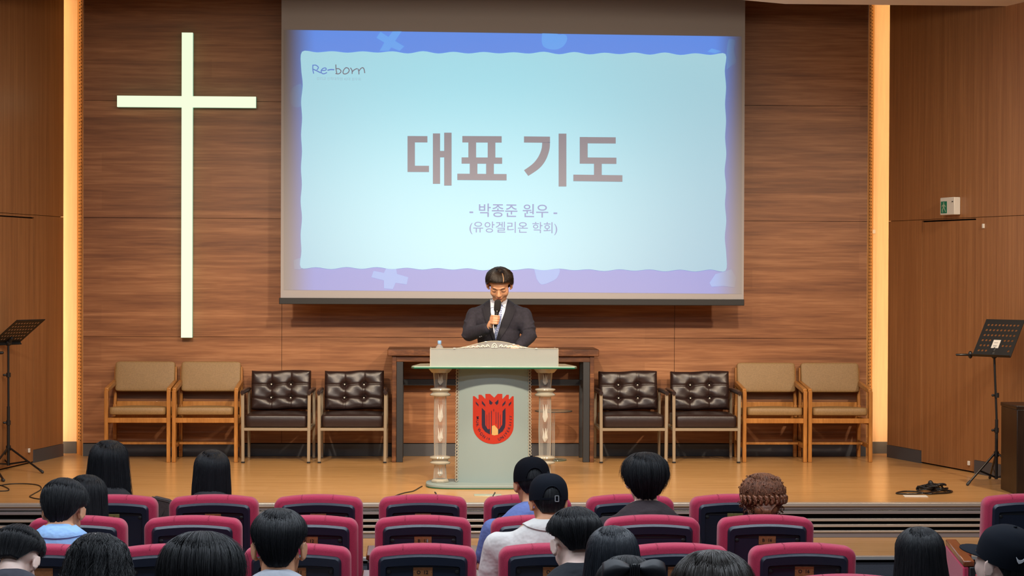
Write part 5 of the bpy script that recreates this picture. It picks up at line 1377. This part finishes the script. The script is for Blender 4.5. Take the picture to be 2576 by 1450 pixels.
GA, GB, GC, GD = 'front row of theatre seats', 'second row of theatre seats', 'third row of theatre seats', 'nearest rows of theatre seats'
A_, B_, C_, D_ = 10.11, 9.25, 8.29, 7.40
place_seat(167, A_, 'magenta theatre seat with plate A 9 at the left end of the front row', 'A 9', 'brass', GA)
place_seat(423, A_, 'magenta front row theatre seat with plate A 10 behind the shoulder-length black hair', 'A 10', 'plate', GA)
place_seat(688, A_, 'empty magenta theatre seat with plate A 11 in the front row', 'A 11', 'plate', GA)
place_seat(952, A_, 'empty magenta theatre seat with plate A 12 in the front row, before the lectern', 'A 12', 'plate', GA)
place_seat(1217, A_, 'magenta front row theatre seat ahead of the man in the rear black cap', None, 'plate', GA)
place_seat(1476, A_, 'magenta front row theatre seat ahead of the person in dark brown tee', None, 'plate', GA)
place_seat(1739, A_, 'magenta front row theatre seat with plate A 15 beside the ginger braided head', 'A 15', 'brass', GA, end=True)
place_seat(2478, A_, 'magenta front row theatre seat at the right edge beyond the aisle', None, None, GA)
place_seat(68, B_, 'magenta second row theatre seat partly behind the light blue shirt', None, 'plate', GB)
place_seat(360, B_, 'empty magenta second row theatre seat below plate A 10', None, 'plate', GB)
place_seat(655, B_, 'magenta second row theatre seat with plate ending 12, half hidden by a short haired head', 'B 12', 'plate', GB)
place_seat(942, B_, 'empty magenta theatre seat with worn plate B 13 in the second row', 'B 13', 'plate', GB)
place_seat(1235, B_, 'magenta second row theatre seat partly behind the cream shirt', None, 'plate', GB)
place_seat(1522, B_, 'magenta second row theatre seat without number plate, behind the dark brown tee', None, None, GB)
place_seat(1810, B_, 'magenta theatre seat with plate B 16 in the second row, behind the ginger braids', 'B 16', 'plate', GB, end=True)
place_seat(-30, C_, 'magenta third row theatre seat at the left edge behind the light blue shirt', None, 'plate', GC)
place_seat(290, C_, 'magenta third row theatre seat between the curly head and the big tousled head', None, 'plate', GC)
place_seat(609, C_, 'magenta third row theatre seat with plate ending 11 behind the white collared man', 'O 11', 'plate', GC)
place_seat(928, C_, 'empty magenta theatre seat with plate O 12 in the third row', 'O 12', 'plate', GC)
place_seat(1255, C_, 'magenta theatre seat with plate O 18 in the third row, behind the cream shirt', 'O 18', 'plate', GC)
place_seat(1570, C_, 'magenta third row theatre seat behind the head with the satin bow', None, 'plate', GC)
place_seat(1890, C_, 'empty magenta theatre seat with plate O 16 at the aisle end of the third row', 'O 16', 'plate', GC, end=True)
place_seat(1984, D_ + .02, 'magenta theatre seat rim at the bottom edge below plate O 16', None, None, GD)
plc = {}
for o, txt, pm, end in SEATS:
    z = .957 - .113
    if pm:
        P0 = V((0, LEAN(-.010, z), z))
        pl_ = MB().box(P0, (.082, .003, .042), Matrix.Rotation(math.atan(.10), 3, 'X')).build('number_plate', M[pm], o, bevel=.001)
        b = MB()
        for x in (-.037, .037): b.ell(P0 + V((x, -.002, .0)), (.0015, .001, .0015), nu=8, nv=4)
        b.build('rivets', M['digit'], pl_)
        if txt:
            b = MB(); up_ = V((0, -.10, 1)).normalized(); a_, n_ = txt.split()
            add_text(b, a_, P0 + V((-.018 if a_ else 0, -.0022, 0)), (1, 0, 0), up_, height=.0155, bold=.028)
            add_text(b, n_, P0 + V((.014, -.0022, 0)), (1, 0, 0), up_, height=.0155, bold=.028)
            b.build('numbering', M['digit'], pl_)
            if txt == 'B 13':
                MB().box(P0 + V((.021, -.003, 0)), (.006, .001, .014)).build('wear_mark', M['greyface'], pl_)
    if end: arm_part(o, .2750)
# aisle end panel beyond the aisle
pf, pn = atY(2392, 1357, 9.90), atY(2438, 1412, 9.42)
ep = thing('aisle_end_panel', 'magenta upholstered seat end panel with sloping wooden cap beside the aisle, right', 'seat end panel', (pn.x, (pf.y + pn.y) / 2, ZH))
O_ = -V(ep.location); a, c = pf + O_, pn + O_
b = MB(); b.rings([[a + V((-.028, 0, 0)), a + V((.028, 0, 0)), a + V((.028, 0, -.03)), a + V((-.028, 0, -.03))], [c + V((-.028, 0, 0)), c + V((.028, 0, 0)), c + V((.028, 0, -.03)), c + V((-.028, 0, -.03))]]); b.build('wooden_cap', M['armwood'], ep, bevel=.006)
b = MB(); b.rings([[a + V((-.03, .0, -.03)), a + V((.0, .0, -.03)), V((a.x + .0, a.y, 0.02)), V((a.x - .03, a.y, 0.02))], [c + V((-.03, .0, -.03)), c + V((.0, .0, -.03)), V((c.x + .0, c.y, 0.02)), V((c.x - .03, c.y, 0.02))]]); b.build('side_panel', M['magenta'], ep, bevel=.008)
b = MB(); b.bb(c.x - .0, c.x + .03, c.y - .01, c.y + .3, 0, c.z - .03); b.build('bracket', M['black'], ep, bevel=.004)

# ------------------------------------------------------------------ the audience
Ya, Yb, Yc, Yd = A_ + .40, B_ + .40, C_ + .40, 7.80
G_ = None
capm = mat('black_cap_cloth', (.003, .0035, .006), .9, spec=.12, bump=.1, bscale=600)
capn = mat('navy_black_cap_cloth', (.004, .006, .011), .85, spec=.15, bump=.1, bscale=600)
seated('person with long straight black hair in the front row at the far left', 274, 1107, Ya, 1.0, 5, hairrows=H_LONG([.100, .110, .120, .130, .140], -.34), hn=1500, hkw=dict(clump=.003, loose=.003), shirt=(30, 30, 34))
seated('person with smooth narrow black shoulder-length hair sitting at plate A 10', 534, 1131, Ya, .97, 4, hairrows=H_LONG([.098, .104, .105, .102, .097], -.30), hn=1400, hkw=dict(clump=.0015, loose=.0012, amp_tip=.003), shirt=(34, 34, 38), sh_w=.34)
seated('person with long black hair half hidden behind the light blue shirt man', 218, 1194, Yb, .98, 12, hairrows=H_LONG([.098, .105, .108, .108, .10], -.27), hn=1200, shirt=(34, 32, 36), sh_w=.34)
seated('man in light blue collared shirt with bowed head and short black hair', 160, 1204, Yc, 1.02, 30, -6, hairrows=H_SHORT, hn=1500, shirt=(150, 192, 240), collar='same', sh_w=.38, srough=.7, skin='skin_b', drop=-.035)
seated('man in charcoal tee at the lower left corner, head bowed, bare nape', 42, 1322, Yd, .99, 42, -12, hairrows=H_FADE, hn=1800, shirt=(56, 56, 66), skin='skin_c', sh_w=.40)
r6, Mh6, _, _ = seated('person with curly black hair thinning at the crown, bottom left', 246, 1344, 6.95, .98, 24, 0, hairrows=H_LONG([.108, .118, .126, .128], -.16), hn=2600, hkw=dict(wig=.07, waves=3.5, clump=.006, loose=.006, rad=.0012), shirt=(40, 36, 40))
seated('person with large tousled black hair at the bottom edge, left of centre', 508, 1337, 6.1, 1.15, 14, 0, hairrows=H_MUSH, hn=3000, hkw=dict(clump=.005, loose=.006, rad=.0009, amp_tip=.02), shirt=(36, 36, 42))
seated('man with neat short black hair, both ears showing, and white shirt collar', 702, 1278, Yd, 1.16, 8, 0, hairrows=H_NEAT, hn=2600, hkw=dict(clump=.002, loose=.002), shirt=(170, 174, 184), collar=(232, 236, 245), skin='skin_b', sh_w=.42, neck=1.08)
seated('man in plain black cap and slate blue tee, behind the other capped man', 1338, 1151, Yb, .96, 10, 6, cap=capm, capkw=dict(strap=False), shirt=(96, 112, 168), sh_w=.42, skin='skin_b', neck=.95)
seated('man in black cap with silver strap buckle and cream collared shirt', 1380, 1193, Yc, .92, 8, 6, cap=capn, shirt=(206, 202, 198), collar='same', sh_w=.48, ts=1.05, sleeve='long', skin='skin_b', neck=1.1, drop=-.035, srough=.8, var=.04)
seated('person with full bowl-cut black hair and dark brown tee in the second row', 1623, 1137, Yb, 1.02, 6, 0, hairrows=H_MUSH, hn=2000, hkw=dict(clump=.006, loose=.005, amp_tip=.022), shirt=(46, 36, 40), sh_w=.44, skin='skin_a')
r12, Mh12, _, _ = seated('person with curly ginger hair pinned up in a braid', 1917, 1190, Yb, 1.0, 10, 0, hairrows=TOP(1.04) + [(.065, .102, .114, .104, -.014, 2.75), (.02, .104, .118, .10, -.014, 1.95), (-.02, .092, .108, .1, -.014, 1.4), (-.06, .070, .100, .08, -.014, 1.1), (-.085, .05, .075, .06, -.014, .8)], hm='hair_ginger', hn=1100, hkw=dict(wig=.04, waves=2.5, clump=.004, loose=.002, rad=.0015, amp_tip=.004), shirt=(40, 40, 52), skin='skin_c', sh_w=.36)
seated('man with black hair, shaved nape and black top beside plate O 18', 1447, 1276, Yd + .02, 1.06, 20, 12, hairrows=[(r[0], r[1] * 1.04, r[2] * 1.03, r[3], r[4], r[5]) for r in H_FADE], hn=2400, hkw=dict(clump=.004, loose=.003), shirt=(26, 30, 38), skin='skin_c', sh_w=.40)
seated('person with long glossy blue-black hair beside the shaved-nape man', 1541, 1322, 6.98, .95, 8, 0, hairrows=H_LONG([.102, .114, .126, .134, .14], -.30, back=.105), hm='hair_blue', hn=3000, hkw=dict(clump=.0015, loose=.0015, amp_tip=.003, rad=.0010), shirt=(28, 30, 40))
r15, Mh15, _, _ = seated('person with black hair tied by a satin bow at the bottom edge', 1577, 1397, 6.1, .98, 12, 0, hairrows=H_LONG([.098, .10, .10], -.10), hm='hair_black', hn=2200, hkw=dict(clump=.003, loose=.003, rad=.0009), shirt=(30, 30, 34))
seated('person with loose dark hair at the bottom edge in front of plate O 16', 1792, 1383, 5.35, 1.06, 8, 0, hairrows=H_LONG([.108, .122, .13], -.16), hm='hair_brown', hn=3200, hkw=dict(clump=.004, loose=.006, rad=.0008, amp_tip=.02), shirt=(34, 32, 36))
seated('person with long straight black hair seated alone by the aisle, right', 2313, 1325, Yd, .98, 6, 0, hairrows=H_LONG([.098, .108, .118, .13, .145], -.32), hn=2600, hkw=dict(clump=.002, loose=.002), shirt=(26, 26, 30))
r18, Mh18, _, _ = seated('person in black cap with a white swoosh at the right corner', 2524, 1323, 6.95, 1.0, -16, 36, cap=capn, capkw=dict(opening=False), shirt=(30, 32, 40), skin='skin_c')
# details on heads
def on_head(Mh, s, a, z, off=.0, rows=H_SHORT):
    t = min(range(200), key=lambda k: abs(lerp_rows(rows, k / 199)[0] - z)) / 199
    z_, rx, rb, rf, cy, am = lerp_rows(rows, t); c = math.cos(a)
    return Mh @ (V(((rx + off) * math.sin(a), cy - ((rb if c > 0 else rf) + off) * c, z_)) * s)
# thin crown on the curly head
b = MB(); p = on_head(Mh6, .98, 0, .128, .004, H_LONG([.108, .118, .126, .128], -.16)); b.ell(p - V((0, 0, .004)), (.014, .010, .007)); b.build('scalp_patch', mat('scalp_grey', srgb(140, 130, 126), .7, var=.4, vscale=200), r6, smooth=True, label='pale thinning patch at the crown')
# braid and curls
r_ = random.Random(12)
gr = TOP(1.04) + [(.065, .102, .114, .104, -.014, 2.75), (.02, .104, .118, .10, -.014, 1.95), (-.02, .092, .108, .1, -.014, 1.4), (-.06, .070, .100, .08, -.014, 1.1), (-.085, .05, .075, .06, -.014, .8)]
b = MB()
for k in range(11):
    a = -1.25 + 2.5 * k / 10; z = .010 - .012 * math.cos(a * 1.2)
    for q in (-1, 1):
        p0 = on_head(Mh12, 1, a - .08, z + q * .018, .012, gr); p1 = on_head(Mh12, 1, a + .09, z - q * .004, .020, gr)
        for st_ in range(3):
            o_ = V((0, 0, (st_ - 1) * .0045)); b.tube([p0 + o_, p0.lerp(p1, .5) + o_ * 1.3 + (Mh12.to_3x3() @ V((0, -.008, 0))), p1 + o_ * .4], [.004, .0075, .003], 6)
b.build('braid', M['hair_ginger'], r12, smooth=True, ang=180, label='ginger braid across the back of the head')
b = MB()
for k in range(110):
    a = r_.uniform(-1.7, 1.7); z = r_.uniform(-.05, .135); p = on_head(Mh12, 1, a, z, .002, gr); c = Mh12 @ V((0, -.014, .03)); n_ = (p - c).normalized(); t1_ = n_.orthogonal().normalized(); t2_ = n_.cross(t1_)
    R_ = r_.uniform(.004, .009); ln_ = r_.uniform(.01, .03); f0 = r_.uniform(0, 6.28); dirv = (t1_ * r_.uniform(-1, 1) + V((0, 0, -1)) * .6).normalized()
    b.tube([p + dirv * (ln_ * i / 9) + n_ * (R_ * (1 + math.sin(f0 + i * .9))) + t2_ * (R_ * math.cos(f0 + i * .9)) for i in range(10)], [.0012, .002, .0022, .0022, .0022, .0022, .002, .0018, .0014, .0006], 4)
b.build('curls', M['hair_ginger'], r12, smooth=True, ang=180)
b = MB(); c = on_head(Mh12, 1, 0, -.045, -.01, gr); b.ell(c, (.058, .034, .040)); 
for k in range(26):
    a = -1.1 + 2.2 * k / 25; p0 = c + V((math.sin(a) * .058, -.012, .030)); p1 = c + V((math.sin(a) * .02, -.036, -.004)); p2 = c + V((math.sin(a) * .03, -.018, -.038)); b.tube(spline([p0, p1, p2], 4), .0035, 5)
b.build('bun', M['hair_ginger'], r12, smooth=True, ang=180)
# satin bow
sat = mat('black_satin', (.008, .010, .015), .48, spec=.4)
c = on_head(Mh15, .98, .10, .094, .018, H_SHORT)
b = MB()
for q in (-1, 1):
    lo = []
    for i in range(13):
        t = i / 12; w_ = .010 + .034 * math.sin(PI * min(t * .62, 1)) ; x = q * (.012 + .085 * t); y = -.012 - .020 * math.sin(PI * t); zc2 = -.006 * t - .02 * t * t
        lo.append([c + V((x, y + (.012 if abs(math.sin(a_ * PI / 8)) > .9 else 0) + .009 * math.cos(a_ * PI / 8 * 3 + 1), zc2 + w_ * math.sin(a_ * PI / 8))) + V((0, .016 * math.cos(a_ * PI / 8), 0)) for a_ in range(16)])
    b.rings(lo)
    b.rings([[c + V((q * .008 + dx, -.018 + dy, dz)) for dx, dy, dz in ((-.01, 0, 0), (.01, 0, 0), (.01, .003, 0), (-.01, .003, 0))], [c + V((q * .028 + dx, -.02 + dy, -.05)) for dx, dy in ((-.018, 0), (.018, -.004), (.018, 0), (-.018, .003))], [c + V((q * .045 + dx, -.014 + dy, -.095)) for dx, dy in ((-.024, 0), (.024, .004), (.024, .007), (-.024, .003))]])
b.ell(c + V((0, -.024, 0)), (.016, .012, .018))
for k in range(5): b.tube([c + V((-.014 + .007 * k, -.034, .017)), c + V((-.013 + .0065 * k, -.0385, 0)), c + V((-.014 + .007 * k, -.034, -.017))], .003, 6)
b.build('satin_bow', sat, r15, smooth=True, ang=70, label='black satin bow tied in the hair')
# gathered hair above the bow
# white swoosh on the cap
b = MB(); sw = []
CR_ = CAPROWS
top_, bot_ = [], []
for i in range(13):
    t = i / 12; u = .020 * math.sin(PI * min(t * 1.6, 1)) * (1 - t) ** .5
    a = -.74 + t * .72; zc2 = .062 + (.026 * t ** 1.15) - (.010 * math.sin(PI * min(t * 2.2, 1)) if t < .45 else 0)
    w_ = (.0075 * (1 - t) ** .9 + .0004) * (min(t * 7, 1) if t < .14 else 1)
    top_.append(on_head(Mh18, 1, a, zc2 + w_ + (.010 * max(0, .12 - t) / .12), .004, CR_)); bot_.append(on_head(Mh18, 1, a, zc2 - w_ + (.007 * max(0, .12 - t) / .12), .004, CR_))
for i in range(12):
    nn = (top_[i] - (Mh18 @ V((0, 0, .05)))).normalized() * .0012
    b.rings([[top_[i], bot_[i], bot_[i] + nn, top_[i] + nn], [top_[i + 1], bot_[i + 1], bot_[i + 1] + nn, top_[i + 1] + nn]])
b.build('swoosh_mark', mat('white_embroidery', srgb(235, 238, 245), .7), r18, smooth=True, label='white swoosh embroidered on the cap')
# dark bag standing between the two front row people
p = atY(404, 1254, 10.86)
bag = thing('upright_bag', 'dark brown soft case standing between the two front row people at left', 'bag', (p.x + .01, 10.86, ZH))
hb = p.z - ZH; M['bag'] = mat('dark_brown_fabric', srgb(62, 48, 46), .85, var=.15, vscale=60, bump=.2, bscale=40)
b = MB(); b.rings([[V((x, y, z)) for x, y in ((-.07, -.06), (.07, -.06), (.07, .06), (-.07, .06))] if not isinstance(z, tuple) else [V((-.05, -.05, hb + .012)), V((.05, -.05, hb - .012)), V((.05, .05, hb - .012)), V((-.05, .05, hb + .012))] for z in (0.0, .3, .6, (1,))])
b.build('case_body', M['bag'], bag, bevel=.015, seg=3)
b = MB(); b.tube([(-.05, -.053, hb + .014), (.05, -.053, hb - .010)], .003, 6); b.tube(spline([V((.02, -.062, hb - .06)), V((.0, -.064, hb - .10)), V((-.04, -.064, hb - .16))], 5), .0015, 5); b.build('piping', M['black'], bag, smooth=True)
MB().box((-.052, -.056, hb + .006), (.012, .004, .012)).build('tag', M['white'], bag)
